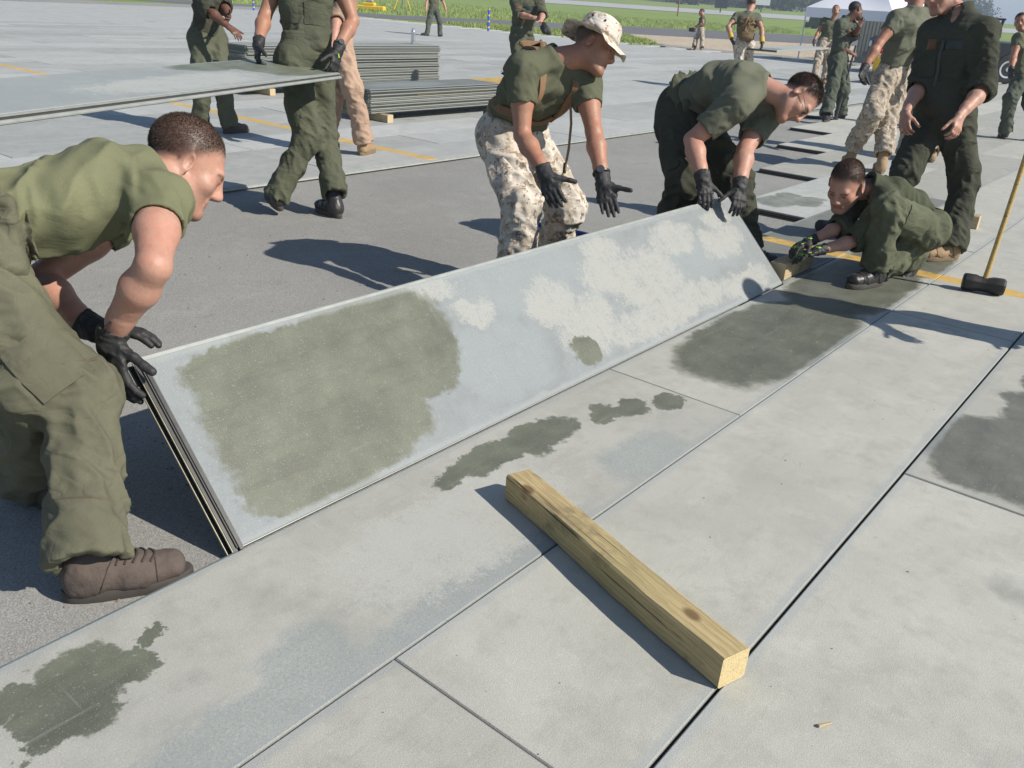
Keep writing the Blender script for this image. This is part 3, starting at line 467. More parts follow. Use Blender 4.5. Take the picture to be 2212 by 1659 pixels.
class Vol:
    def __init__(s, pts, pad, h):
        pts = np.asarray(pts, float); s.h = h; s.lo = pts.min(0)-pad; s.n = np.ceil((pts.max(0)+pad-s.lo)/h).astype(int)+1
        s.d = np.full(s.n, .3, np.float32); s.ax = [s.lo[i]+h*np.arange(s.n[i]) for i in range(3)]
    def _sl(s, lo, hi):
        a = np.clip(np.floor((lo-s.lo)/s.h).astype(int), 0, s.n-1); b = np.clip(np.ceil((hi-s.lo)/s.h).astype(int)+1, 1, s.n)
        sl = tuple(slice(a[i], b[i]) for i in range(3))
        X = s.ax[0][sl[0]][:, None, None].astype(np.float32); Y = s.ax[1][sl[1]][None, :, None].astype(np.float32); Z = s.ax[2][sl[2]][None, None, :].astype(np.float32)
        return sl, X, Y, Z
    def put(s, sl, v, k, sub=False):
        d = s.d[sl]
        if sub: v = -v; 
        if k > 0:
            if sub: hh = np.maximum(k-np.abs(d-v), 0)/k; s.d[sl] = np.maximum(d, v)+hh*hh*k*.25
            else: hh = np.maximum(k-np.abs(d-v), 0)/k; s.d[sl] = np.minimum(d, v)-hh*hh*k*.25
        else: s.d[sl] = np.maximum(d, v) if sub else np.minimum(d, v)
    def rc(s, A, B, r1, r2, k=.02, sub=False, cut=None, cutA=False):
        """tapered capsule; cut: flat end at B"""
        A = V3(A); B = V3(B); m = max(r1, r2)+k+.03
        sl, X, Y, Z = s._sl(np.minimum(A, B)-m, np.maximum(A, B)+m)
        ab = B-A; L2 = ab@ab+1e-12; x, y, z = X-A[0], Y-A[1], Z-A[2]
        t = (x*ab[0]+y*ab[1]+z*ab[2])/L2; hh = np.clip(t, 0, 1)
        dd = np.sqrt((x-ab[0]*hh)**2+(y-ab[1]*hh)**2+(z-ab[2]*hh)**2)-(r1+(r2-r1)*hh)
        if cut is not None: dd = np.maximum(dd, (t-1)*math.sqrt(L2)-cut)
        if cutA: dd = np.maximum(dd, -t*math.sqrt(L2))
        s.put(sl, dd, k, sub)
    def ec(s, A, B, side, a1, b1, a2, b2, k=.03, cap=.6):
        """elliptic tapered capsule: a along side, b across"""
        A = V3(A); B = V3(B); m = max(a1, a2, b1, b2)+k+.03; ab = B-A; L = np.linalg.norm(ab); ax = ab/L
        sd = nrm(V3(side)-ax*(V3(side)@ax)); fr = np.cross(ax, sd)
        sl, X, Y, Z = s._sl(np.minimum(A, B)-m, np.maximum(A, B)+m); x, y, z = X-A[0], Y-A[1], Z-A[2]
        t = x*ax[0]+y*ax[1]+z*ax[2]; u = x*sd[0]+y*sd[1]+z*sd[2]; w = x*fr[0]+y*fr[1]+z*fr[2]
        hh = np.clip(t/L, 0, 1); a = a1+(a2-a1)*hh; b = b1+(b2-b1)*hh; c = np.minimum(a, b)*cap; q = t-hh*L
        dd = (np.sqrt((u/a)**2+(w/b)**2+(q/c)**2+1e-9)-1)*np.minimum(a, b); s.put(sl, dd, k)
    def el(s, c, F, r, k=.02, sub=False):
        """ellipsoid, F rows = axes"""
        c = V3(c); m = max(r)+k+.03; sl, X, Y, Z = s._sl(c-m, c+m); x, y, z = X-c[0], Y-c[1], Z-c[2]
        q = [((x*F[i][0]+y*F[i][1]+z*F[i][2])/r[i])**2 for i in range(3)]
        s.put(sl, (np.sqrt(q[0]+q[1]+q[2]+1e-9)-1)*min(r), k, sub)
    def plane(s, P, nrm_):
        """keep the side the normal points away from"""
        X = s.ax[0][:, None, None]; Y = s.ax[1][None, :, None]; Z = s.ax[2][None, None, :]
        s.d = np.maximum(s.d, ((X-P[0])*nrm_[0]+(Y-P[1])*nrm_[1]+(Z-P[2])*nrm_[2]).astype(np.float32))
    def band(s, w):
        i = np.nonzero(np.abs(s.d) < w); return i, np.stack([s.ax[k][i[k]] for k in range(3)], 1)
    def folds(s, limbs, w=.035):
        """limbs: (A, B, r, freq, amp0, amp1, seed)"""
        i, P = s.band(w); D = np.zeros(len(P))
        for A, B, r, fq, a0, a1, sd in limbs:
            A = V3(A); B = V3(B); ab = B-A; L = np.linalg.norm(ab); ax = ab/L; q = P-A; t = q@ax; rad = q-np.outer(t, ax); R = np.linalg.norm(rad, axis=1)
            hint = V3(.3, .8, .5); e1 = nrm(np.cross(ax, hint)); e2 = np.cross(ax, e1)
            cu = rad@e1/(R+1e-6); su = rad@e2/(R+1e-6); tt = np.clip(t/L, -.15, 1.15)
            wgt = np.clip(1-(R-r*1.15)/(.4*r+.02), 0, 1)*np.clip((t+.05)/.05, 0, 1)*np.clip((L+.05-t)/.05, 0, 1)
            n1 = vnoise(t*fq+cu*1.5+su*.7+sd*3.1, cu*1.0+sd, su*1.0+5); n2 = vnoise(t*fq*.5-su*1.6+sd, cu*1.3+9, su*1.3+sd*2); n3 = vnoise(t*fq*1.9+su*2.2+sd*1.7, cu*1.6+3, su*1.6+sd)
            rid = (1-np.abs(2*n1-1))**3; r3 = (1-np.abs(2*n3-1))**2.5; D += wgt*(a0+(a1-a0)*tt)*((rid-.25)*2.3+(n2-.5)*.9+(r3-.28)*1.2)
        s.d[i] -= D.astype(np.float32)
    def mesh(s):
        d = s.d; sg = d < 0; n = s.n-1
        c = np.zeros(n, np.int8); cn = [(a, b, e) for a in (0, 1) for b in (0, 1) for e in (0, 1)]
        for a, b, e in cn: c += sg[a:a+n[0], b:b+n[1], e:e+n[2]]
        act = (c > 0) & (c < 8); I = np.stack(np.nonzero(act), 1); idx = np.full(n, -1, np.int32); idx[act] = np.arange(len(I))
        pos = np.zeros((len(I), 3)); cnt = np.zeros(len(I)); val = {q: d[I[:, 0]+q[0], I[:, 1]+q[1], I[:, 2]+q[2]] for q in cn}
        for q in cn:
            for ax in range(3):
                if q[ax] == 0:
                    p = list(q); p[ax] = 1; p = tuple(p); va, vb = val[q], val[p]; cr = (va < 0) != (vb < 0); t = np.where(cr, va/(va-vb+1e-12), 0)
                    e = np.zeros((len(I), 3)); e[:] = q; e[:, ax] = t; pos += e*cr[:, None]; cnt += cr
        v = (I+pos/cnt[:, None])*s.h+s.lo; F = []
        for ax in range(3):
            b, e = (ax+1) % 3, (ax+2) % 3
            s0 = [slice(None)]*3; s1 = [slice(None)]*3; s0[ax] = slice(0, -1); s1[ax] = slice(1, None)
            for t in (b, e): s0[t] = slice(1, -1); s1[t] = slice(1, -1)
            A, Bv = sg[tuple(s0)], sg[tuple(s1)]
            for up in (True, False):
                J = np.stack(np.nonzero(A & ~Bv if up else ~A & Bv), 1); J[:, b] += 1; J[:, e] += 1
                def cell(db, de):
                    K = J.copy(); K[:, b] += db; K[:, e] += de; return idx[K[:, 0], K[:, 1], K[:, 2]]
                q = [cell(-1, -1), cell(0, -1), cell(0, 0), cell(-1, 0)]
                F.append(np.stack(q if up else q[::-1], 1))
        F = np.concatenate(F); F = F[(F >= 0).all(1)]
        return v, F
def smooth_v(v, f, it=2, lam=.5):
    for _ in range(it):
        acc = np.zeros_like(v); c = np.zeros(len(v))
        for a, b in ((0, 1), (1, 2), (2, 3), (3, 0)):
            np.add.at(acc, f[:, a], v[f[:, b]]); np.add.at(acc, f[:, b], v[f[:, a]]); np.add.at(c, f[:, a], 1); np.add.at(c, f[:, b], 1)
        v = v+(acc/np.maximum(c, 1)[:, None]-v)*lam
    return v

def head_sdf(vol, O, R, U, Fw, sc):
    """R right, U up, Fw forward"""
    P = lambda x, y, z: O+(R*x+Fw*y+U*z)*sc
    FR = (R, Fw, U); s = sc
    vol.el(P(0, -.018, .040), FR, (.077*s, .098*s, .086*s), .02)
    vol.el(P(0, .034, -.030), FR, (.062*s, .062*s, .088*s), .03*s)
    vol.rc(P(-.052, .0, -.055), P(-.020, .072, -.100), .020*s, .017*s, .03*s); vol.rc(P(.052, .0, -.055), P(.020, .072, -.100), .020*s, .017*s, .03*s)
    vol.rc(P(-.012, .084, -.100), P(.012, .084, -.100), .016*s, .016*s, .02*s)
    vol.rc(P(-.036, .080, .020), P(.036, .080, .020), .013*s, .013*s, .02*s)
    for q in (-1, 1):
        vol.el(P(q*.042, .062, -.022), FR, (.022*s, .022*s, .022*s), .02*s)
        vol.el(P(q*.033, .103, .002), FR, (.019*s, .016*s, .011*s), .008*s, True)
        vol.el(P(q*.032, .081, .001), FR, (.0135*s, .0135*s, .0125*s), .004*s)
    vol.rc(P(0, .090, .014), P(0, .111, -.027), .0085*s, .0135*s, .014*s)
    for q in (-1, 1): vol.el(P(q*.013, .100, -.034), FR, (.0095*s, .012*s, .009*s), .010*s)
    vol.rc(P(-.020, .088, -.058), P(.020, .088, -.058), .0075*s, .0075*s, .008*s); vol.rc(P(-.017, .087, -.071), P(.017, .087, -.071), .0085*s, .0085*s, .008*s)
    vol.rc(P(-.020, .099, -.0640), P(.020, .099, -.0640), .0022*s, .0022*s, .004*s, True)
    for q in (-1, 1):
        er = nrm(R*q*.35-Fw*.12+R*0); eo = nrm(R*q*.92-Fw*.38); ef = np.cross(U, eo)
        vol.el(P(q*.082, -.008, -.004), (eo, ef, U), (.0075*s, .020*s, .034*s), .010*s)
        vol.el(P(q*.092, -.002, -.002), (eo, ef, U), (.009*s, .010*s, .018*s), .004*s, True)
def head_frame(fw, up):
    Fw = nrm(fw); U = nrm(V3(up)-Fw*(V3(up)@Fw)); R = np.cross(Fw, U); return R, U, Fw
def hand_pts(W, hd, pn, right, curl, th, sc, gl):
    """palm ellipse and finger chains"""
    hd = nrm(hd); pn = nrm(V3(pn)-hd*(V3(pn)@hd)); tb = np.cross(hd, pn)*(1 if right else -1); ch = []
    r = (.0098 if gl else .0086)*sc
    for i, (o, L) in enumerate(((.031, .072), (.0105, .080), (-.0105, .075), (-.031, .060))):
        b = W+hd*(.092-.004*abs(i-1.2))*sc+tb*o*sc; sp = nrm(hd+tb*(o*1.7)); p = [b]; an = 0; q = b
        for sgm, fr in ((.42, .55), (.32, .9), (.26, .7)):
            an += curl*fr; q = q+(sp*math.cos(an)+pn*math.sin(an))*L*sgm*sc; p.append(q)
        ch.append((p, r*(1-.06*i if i == 3 else 1)))
    b = W+hd*.030*sc+tb*.026*sc+pn*.006*sc; d1 = nrm(hd*.62+tb*(.35+.65*th)+pn*.30*(1-th*.5)); q1 = b+d1*.044*sc; d2 = nrm(d1+hd*.35*(1-th)+pn*.25*curl); q2 = q1+d2*.032*sc; q3 = q2+nrm(d2+pn*.15)*.024*sc
    return hd, pn, tb, ch, ([b, q1, q2, q3], r*1.18)
def hand_sdf(vol, W, hd, pn, right, curl, th, sc, gl):
    hd, pn, tb, ch, tc = hand_pts(W, hd, pn, right, curl, th, sc, gl); t = .0155 if gl else .013
    vol.ec(W+hd*.004*sc, W+hd*.086*sc, tb, .029*sc, .0195*sc, .043*sc, t*sc, .015, .5)
    for p, r in ch:
        for i in range(3): vol.rc(p[i], p[i+1], r*(1.06-.08*i), r*(.98-.08*i), .005 if i else .008)
    p, r = tc; vol.rc(W+hd*.03*sc+tb*.012*sc, p[1], .019*sc, r*1.05, .015)
    for i in (1, 2): vol.rc(p[i], p[i+1], r, r*.9, .005)

def collect(vols):
    V = []; F = []; o = 0
    for v, f in vols: V.append(v); F.append(f+o); o += len(v)
    return np.concatenate(V), np.concatenate(F)
def set_attr(o, name, vals):
    a = o.data.attributes.new(name, 'FLOAT', 'POINT'); a.data.foreach_set('value', np.asarray(vals, np.float32))
def sstep(x, a, b): t = np.clip((x-a)/(b-a), 0, 1); return t*t*(3-2*t)

def person(key, label, group=None, res=1., sc=1., top='tee', top_mat=None, leg_mat=None, skin_mat=None, hair_mat=None, boot_mat=None, sole_mat=None,
           gloves=('', ''), glove_mat=None, gz=0., girth=1., hairlen=.006, hairtop=.0, hat=False, belt=None, sleeve=.52, seed=0, head=True, bloused=False, legw=1., fold=1., collar=True, arch=.0, hsz=1., hem=-.028, ksm=.05, blade=.045, thick=1., gsz=1.06, cuff=None, lgirth=1.):
    J = {k: (V3(v) if len(v) == 3 and not isinstance(v[0], list) else v) for k, v in POSE[key].items()}
    pel, neck = J['pel'], J['neck']; up = nrm(neck-pel); sd = nrm(J['shR']-J['shL']); sd = nrm(sd-up*(sd@up)); fr = np.cross(up, sd)
    hs = nrm(J['hipR']-J['hipL']); root = empty('person', (pel[0], pel[1], gz)); tag(root, label, 'person', group)
    ofs = V3(pel[0], pel[1], gz)
    def out(name, v, f, mat, parent=root, sm=1):
        if sm: v = smooth_v(v, f, sm)
        return mesh_np(name, v-ofs, f, mat, parent)
    G = girth*sc; Hs = J['head']; fwd = J.get('fw', None); upv = J.get('up', None)
    if fwd is None: fwd = fr; upv = V3(0, 0, 1)
    R, U, Fw = head_frame(fwd, upv)
    # ---- body: head, neck, arms (and hands when bare)
    parts = []; hsc = sc*hsz
    if head:
        hv = Vol([Hs+(R*a+Fw*b+U*c)*hsc for a in (-.105, .105) for b in (-.125, .135) for c in (-.13, .135)]+[neck-up*.05-sd*.05, neck-up*.05+sd*.05], .02, (.0036 if res < 1 else .0042*res) if res < 1.3 else .006*res*.8)
        head_sdf(hv, Hs, R, U, Fw, hsc); hv.rc(Hs-Fw*.022*sc-U*.06*sc, neck-up*.03, .058*sc, .064*sc, .03)
        hm = hv.mesh(); parts.append(hm)
    for s_, rt_ in (('L', False), ('R', True)):
        S, E, W = J['sh'+s_], J['el'+s_], J['wr'+s_]; bare = s_ not in gloves
        hd, pn, cu, th = J.get('h'+s_, (nrm(W-E), nrm(fr*.2+sd*(-1 if rt_ else 1)), .55, .4)); hd = V3(hd)
        av = Vol([S, E, W, W+nrm(hd)*.2*sc, W+sd*.06, W-sd*.06, W+fr*.06, W-fr*.06, W+nrm(hd)*.1+nrm(pn)*.08, W+nrm(hd)*.09+nrm(np.cross(hd, pn))*.09, W+nrm(hd)*.09-nrm(np.cross(hd, pn))*.09], .085, .0055*res if bare else .0065*res)
        ad = nrm(E-S); fd = nrm(W-E); mid = (S+E)/2
        av.rc(S, mid, .056*G, .053*G, .02); av.rc(mid, E, .053*G, .039*G, .02); av.rc(E, E+(W-E)*.30, .039*G, .046*G, .02); av.rc(E-nrm(nrm(W-E)-nrm(E-S))*.012, E, .026*G, .034*G, .015)
        av.rc(E+(W-E)*.30, E+(W-E)*.75, .046*G, .033*G, .02); av.ec(E+(W-E)*.7, W+hd*.012, np.cross(hd, pn), .034*G, .031*G, .030*G, .022*G, .015)
        if bare: hand_sdf(av, W, hd, pn, rt_, cu, th, sc, False)
        parts.append(av.mesh())
        if not bare:
            gvv = Vol([W-fd*.05, W+nrm(hd)*.25*sc, W+nrm(hd)*.12+nrm(pn)*.16, W+nrm(hd)*.1-nrm(pn)*.06, W+nrm(np.cross(hd, pn))*.14, W-nrm(np.cross(hd, pn))*.14, W+nrm(hd)*.1+nrm(np.cross(hd, pn))*.15, W+nrm(hd)*.1-nrm(np.cross(hd, pn))*.15], .03, .0045*res)
            gvv.rc(W-fd*.035*sc, W+nrm(hd)*.015, .037*G, .034*G, .01, cutA=True); hand_sdf(gvv, W, hd, pn, rt_, cu, th, sc*gsz, True)
            gvv.folds([(W-fd*.04, W+nrm(hd)*.10, .04, 55, .003, .002, seed+7)], .02)
            v, f = gvv.mesh(); go = out('glove', v, f, glove_mat, root, 1)
    tv = Vol([pel-up*.1, neck, J['shL'], J['shR']], .2, .03); tv.ec(pel, neck-up*.06, sd, .11, .08, .13, .09, .03); parts.append(tv.mesh())
    V, F = collect(parts); bo = out('body', V, F, skin_mat, root, 1)
    if head:
        q = (V-Hs)/hsc; lx, ly, lz = q@R, q@Fw, q@U; nh = len(hm[0]); ish = np.zeros(len(V)); ish[:nh] = 1
        zl = np.interp(ly, [-.12, -.06, 0, .05, .09], [-.058, -.038, .010, .060, .072]); val = lz-zl; ok = ish*(np.abs(lx) < .12)*(lz > -.085)
        hw = sstep(val, -.012, .034)*ok*(1-.0*lx); 
        br = np.exp(-((lz-.019)/.005)**2)*(ly > .07)*(np.abs(lx) > .014)*(np.abs(lx) < .052)*ish; hw = np.maximum(hw, br*.85)
        lip = np.exp(-((lz+.0645)/.011)**2)*(np.abs(lx) < .026)*(ly > .07)*ish
        eye = np.exp(-(((np.abs(lx)-.032)/.012)**2+((lz-.001)/.0045)**2))*(ly > .07)*ish
        stub = sstep(-lz, .035, .075)*sstep(ly, -.02, .05)*ish*.22
        set_attr(bo, 'hairw', np.maximum(hw, stub)); set_attr(bo, 'lipw', lip); set_attr(bo, 'eyew', np.clip(eye*1.2, 0, .9))
        if not hat and res < 1.2:
            rg = np.random.default_rng(seed+5); n_ = 26000; d_ = rg.normal(size=(n_, 3)); d_ /= np.linalg.norm(d_, axis=1)[:, None]; rad = np.array((.077, .098, .086)); pl_ = d_*rad+np.array((0, -.018, .040)); nl_ = d_/rad; nl_ /= np.linalg.norm(nl_, axis=1)[:, None]
            zz = np.interp(pl_[:, 1], [-.12, -.06, 0, .05, .09], [-.058, -.038, .012, .060, .073]); vl = pl_[:, 2]-zz; dens = sstep(vl, -.012, .040); keep = rg.random(n_) < dens*.95; pl_, nl_, dens, vl = pl_[keep], nl_[keep], dens[keep], vl[keep]; k_ = len(pl_)
            ln = (hairlen*(.45+.55*sstep(vl, .0, .06))+hairtop*sstep(pl_[:, 2], .08, .12))*rg.uniform(.7, 1.25, k_); dr = nl_+np.array((0, .55, -.25))*(.35+.5*(hairtop > 0))+rg.normal(0, .28, (k_, 3)); dr /= np.linalg.norm(dr, axis=1)[:, None]; sd_ = np.cross(dr, rg.normal(size=(k_, 3))); sd_ /= np.linalg.norm(sd_, axis=1)[:, None]; w_ = .00075
            tri = np.stack([pl_-nl_*.001-sd_*w_, pl_-nl_*.001+sd_*w_, pl_+dr*ln[:, None]], 1).reshape(-1, 3)*hsc; mesh_np('hair', Hs+tri[:, :1]*R+tri[:, 1:2]*Fw+tri[:, 2:]*U-ofs, np.arange(3*k_).reshape(-1, 3), hair_mat, root, False)
        elif not hat:
            h2 = Vol([Hs+(R*a+Fw*b+U*c)*hsc for a in (-.1, .1) for b in (-.135, .105) for c in (-.08, .15)], .012, .0042*res if res < 1.3 else .0055*res)
            P = lambda x, y, z: Hs+(R*x+Fw*y+U*z)*hsc
            h2.el(P(0, -.018, .040), (R, Fw, U), (.077*hsc, .098*hsc, .086*hsc), 0)
            i, Q = h2.band(.05); qq = (Q-Hs)/hsc; a, b, c = qq@R, qq@Fw, qq@U
            zz = np.interp(b, [-.12, -.06, 0, .05, .09], [-.050, -.030, .016, .062, .074]); nz = vnoise(Q[:, 0]*150, Q[:, 1]*150, Q[:, 2]*150); nz2 = vnoise(Q[:, 0]*45, Q[:, 1]*45, Q[:, 2]*45)
            th_ = -.004+(hairlen+.004)*sstep(c-zz+(nz2-.5)*.007, .0, .05)+hairtop*sstep(c, .08, .125)
            h2.d[i] = h2.d[i]-th_*hsc-(nz-.5)*max(.0012, (hairlen-.003)*1.1)*sstep(c-zz, .0, .04)
            h2.d[h2.d > .2] = .2
            v, f = h2.mesh()
            if len(f): out('hair', v, f, hair_mat, root, 1)
    # ---- upper garment
    ch = .0075*res; long_ = top != 'tee'
    tp = Vol([pel-up*.08, neck+up*.04, J['shL'], J['shR'], J['elL'], J['elR'], J['hipL'], J['hipR']], .20, ch)
    mid = pel+(neck-pel)*.47-fr*arch*sc
    tp.ec(pel+up*.02, mid, sd, .152*G, .112*G, .150*G, .112*G*thick, .04); tp.ec(mid, neck-up*.105*sc, sd, .150*G, .112*G*thick, .172*G, .118*G*thick, .05)
    tp.rc(mid+fr*.03+sd*.06, neck-up*.16*sc+fr*.045*sc+sd*.075*sc, .07*G, .075*G, .06); tp.rc(mid+fr*.03-sd*.06, neck-up*.16*sc+fr*.045*sc-sd*.075*sc, .07*G, .075*G, .06)
    tp.rc(neck-up*.14*sc-fr*blade*sc+sd*.07*sc, neck-up*.14*sc-fr*blade*sc-sd*.07*sc, .072*G*thick, .072*G*thick, .06)
    tp.plane(pel+up*(.02 if not long_ else -.02), -up)
    fl = [(pel, neck, .16*G, 13, .012*fold, .006*fold, seed+1)]
    for s_ in 'LR':
        S, E, W = J['sh'+s_], J['el'+s_], J['wr'+s_]
        tp.rc(neck-up*.035*sc, S+up*.008, .058*G, .066*G, .05)
        if long_:
            if cuff is None:
                end = E+(W-E)*.10; tp.rc(S, E, .069*G, .071*G, .04); tp.rc(E, end, .070*G, .066*G, .03, cut=.0); tp.rc(E-(E-S)*.02, end, .076*G, .074*G, .006, cut=.004, cutA=True)
            else:
                end = S+(E-S)*cuff; tp.rc(S, end, .071*G, .071*G, .04, cut=.0); tp.rc(end-nrm(E-S)*.045, end, .077*G, .077*G, .006, cut=.003, cutA=True)
            fl.append((S, end, .072*G, 22, .007*fold, .009*fold, seed+3))
        else:
            end = S+(E-S)*sleeve; tp.rc(S, end, .071*G, .0655*G, .04, cut=.0); fl.append((S, end, .07*G, 14, .008*fold, .003*fold, seed+4))
    tp.folds(fl, .04)
    # open the sleeve ends and the neck
    for s_ in 'LR':
        S, E, W = J['sh'+s_], J['el'+s_], J['wr'+s_]; d_ = nrm(E-S) if not long_ or cuff is not None else nrm(W-E); end = S+(E-S)*(sleeve if not long_ else cuff) if not long_ or cuff is not None else E+(W-E)*.10
        tp.rc(end-d_*.018, end+d_*.03, .056*G, .060*G, .0, True)
    nd = nrm(Hs-Fw*.02*sc-neck) if head else up
    if long_:
        tp.rc(neck-up*.03*sc, neck+nd*.042*sc-fr*.006, .074*sc, .083*sc, .025, cut=.0); tp.rc(neck+fr*.05*sc+up*.01, neck+fr*.085*sc-up*.10*sc, .030*sc, .008*sc, .01, True)
    else: tp.rc(neck-up*.03*sc, neck+nd*.016*sc, .078*sc, .0725*sc, .025, cut=.0)
    tp.rc(neck-up*.03*sc, neck+nd*.12, .0635*sc, .070*sc, .004, True)
    v, f = tp.mesh(); to = out('shirt' if not long_ else 'coverall_top', v, f, top_mat, root, 2)
    # ---- trousers
    G0 = G; G = G*lgirth
    lv = Vol([pel+up*.12, J['hipL'], J['hipR'], J['knL'], J['knR'], J['anL'], J['anR']], .17, ch*1.05); lfr = np.cross(up, hs)
    fl = []
    lv.ec(pel-up*.03, pel+up*.085, hs, .168*G, .122*G, .157*G, .119*G, .04); lv.plane(pel+up*.105, up)
    for s_ in 'LR':
        Hh, K, A = J['hip'+s_], J['kn'+s_], J['an'+s_]; lw = legw*G
        lv.rc(Hh-lfr*.045*sc, Hh-lfr*.02*sc, .098*G, .095*G, .05)
        lv.rc(Hh, K, .098*lw, .079*lw, ksm); sh_ = nrm(A-K); lift = hem if not bloused else .045
        kf = nrm(np.cross(hs, nrm(K-Hh))*-1)
        end = A+V3(0, 0, -.0)-sh_*lift; m2 = K+(A-K)*.45
        lv.rc(K, m2, .076*lw, .073*lw, ksm*.8); lv.rc(m2, end, .073*lw, (.086 if not bloused else .066)*lw, ksm*.6, cut=.0)
        if bloused: lv.rc(end-sh_*.05, end-sh_*.02, .074*lw, .072*lw, .03)
        fl += [(Hh, K, .088*lw, 11, .012*fold, .013*fold, seed+5+ord(s_)), (K-(A-K)*.12, end, .076*lw, 15, .011*fold, .013*fold, seed+6+ord(s_))]
    lv.folds(fl, .045)
    for s_ in 'LR':
        K, A = J['kn'+s_], J['an'+s_]; sh_ = nrm(A-K); end = A-sh_*(hem if not bloused else .045); lv.rc(end-sh_*.03, end+sh_*.05, .058*G, .066*lw, 0, True)
    v, f = lv.mesh(); lo_ = out('trousers' if not long_ else 'coverall_legs', v, f, leg_mat, root, 2)
    G = G0
    if belt:
        bm_ = MB(); n_ = 36; c0 = pel+up*.10; ring = [c0+(sd*math.cos(2*math.pi*i/n_)*.160*G+fr*math.sin(2*math.pi*i/n_)*.122*G)-ofs for i in range(n_+1)]
        bm_.tube(ring, .021, 6, False, .28, up=tuple(np.cross(up, V3(1, 0, 0)))) if False else bm_.tube(ring, .016, 8, False); bm_.build('belt', belt, root, True)
    # ---- boots
    for s_ in 'LR':
        A, K = J['an'+s_], J['kn'+s_]; tz = J.get('t'+s_); a0 = V3(A)
        if tz is None: td = nrm(V3(fr[0], fr[1], 0)); rise = 0
        else: td = nrm(V3(tz[0]-A[0], tz[1]-A[1], 0)); rise = tz[2]
        td = nrm(td+V3(0, 0, rise*3)); 
        kneel = key == 'p4' and s_ == 'R'
        if kneel: td = nrm(V3(tz[0]-A[0], tz[1]-A[1], -.16))
        un = nrm(V3(0, 0, 1)-td*td[2]); sl_ = np.cross(td, un); base = a0-un*max(.075, min(.11, (a0[2]-gz) if not kneel else .09)) if not rise else a0-un*.09
        if not rise and not kneel: base = V3(a0[0], a0[1], gz+.002)
        f0 = base-td*.065*sc; L = .285*sc; bv = Vol([f0-td*.02, f0+td*L, a0+nrm(K-A)*.16, base], .085, .006*res)
        bv.ec(f0+un*.052+td*.028*sc, f0+td*.17*sc+un*.048, sl_, .037*sc, .040*sc, .046*sc, .037*sc, .02, .8); bv.ec(f0+td*.15*sc+un*.050, f0+td*.242*sc+un*.046, sl_, .047*sc, .036*sc, .045*sc, .034*sc, .03, .95)
        bv.rc(f0+td*.055*sc+un*.06, a0+nrm(K-A)*.12, .046*sc, .050*sc, .035); bv.rc(f0+td*.06*sc+un*.09, f0+td*.15*sc+un*.06, .038*sc, .033*sc, .03)
        bv.folds([(f0+td*.02+un*.05, f0+td*.25+un*.05, .05, 30, .0022, .0015, seed)], .02)
        bv.plane(f0+un*.016, -un); v, f = bv.mesh(); b_ = out('boot', v, f, boot_mat, root, 1)
        so = MB(); pr = []; n_ = 22
        for i in range(n_):
            t_ = i/n_*2*math.pi; yy = math.cos(t_); xx = math.sin(t_); w_ = np.interp(yy, [-1, -.5, 0, .45, .8, 1], [.038, .043, .042, .053, .050, .036])
            pr.append((.140*sc+yy*.148*sc, math.copysign(abs(xx)**.75, xx)*w_*sc))
        vs = []; 
        for hh, ex in ((-.002, .0), (.003, .004), (.026, .004), (.030, 0)): vs += [f0+td*(a+(ex if a > .14 else -ex)*.5)+sl_*(b*(1+ex*10))+un*hh-ofs for a, b in pr]
        fs = [tuple(range(n_)), tuple(range(4*n_-1, 3*n_-1, -1))]
        for k_ in range(3): fs += [(k_*n_+i, (k_+1)*n_+i, (k_+1)*n_+(i+1) % n_, k_*n_+(i+1) % n_) for i in range(n_)]
        so.add(vs, fs); so.build('sole', sole_mat or M_SOLE, b_, True)
        if res < 1.2 and not kneel:
            bb = BVHTree.FromPolygons([Vector(q) for q in v-ofs], [tuple(q) for q in f.tolist()])
            def wrapb(tt, h0, an):
                c_ = Vector(f0+td*tt*sc+un*h0-ofs); dr = Vector(sl_*math.cos(an)+un*math.sin(an)); h_ = bb.ray_cast(c_+dr*.12, -dr); return (h_[0]+dr*.0012) if h_[0] is not None else None
            for tt, sl2 in ((.205, 0), (.125, .05)):
                pts = [wrapb(tt-sl2*abs(math.cos(math.pi*i/12)), .02, math.pi*i/12) for i in range(1, 12)]; pts = [q for q in pts if q is not None]
                if len(pts) > 4: sm_ = MB(); sm_.tube(pts, .0018*sc, 5); sm_.build('seam', M_LACE, b_, True)
            for i in range(5):
                t1 = .118+.019*i; pts = [wrapb(t1+.012*math.sin(math.pi*j/6), .03, math.pi*(.5+.16*(j/3-1))) for j in range(7)]; pts = [q for q in pts if q is not None]
                if len(pts) > 4: sm_ = MB(); sm_.tube(pts, .0032*sc, 6); sm_.build('lace', M_LACE, b_, True)
        elif res < 1.4:
            lc = MB()
            for i in range(4):
                c = f0+td*(.100+.024*i)*sc+un*(.112-.011*i)*sc; lc.tube([c-sl_*.026*sc-un*.008-ofs, c+td*.006+un*.004-ofs, c+sl_*.026*sc-un*.008-ofs], .0028*sc, 5)
            lc.build('lace', M_LACE, b_, True)
    root['_j'] = 0; del root['_j']
    return root, J, ofs, dict(up=up, sd=sd, fr=fr, R=R, U=U, Fw=Fw, H=Hs, hs=hs)
TEE = (.168, .172, .098); OD = (.058, .075, .034); ODG = (.075, .085, .045)
M_TEE = cloth('tee_olive', TEE, .14, .10); M_TEE2 = cloth('tee_dark_olive', (.112, .116, .074), .14, .14); M_TEEG = cloth('tee_grey_green', (.138, .143, .102), .14, .12)
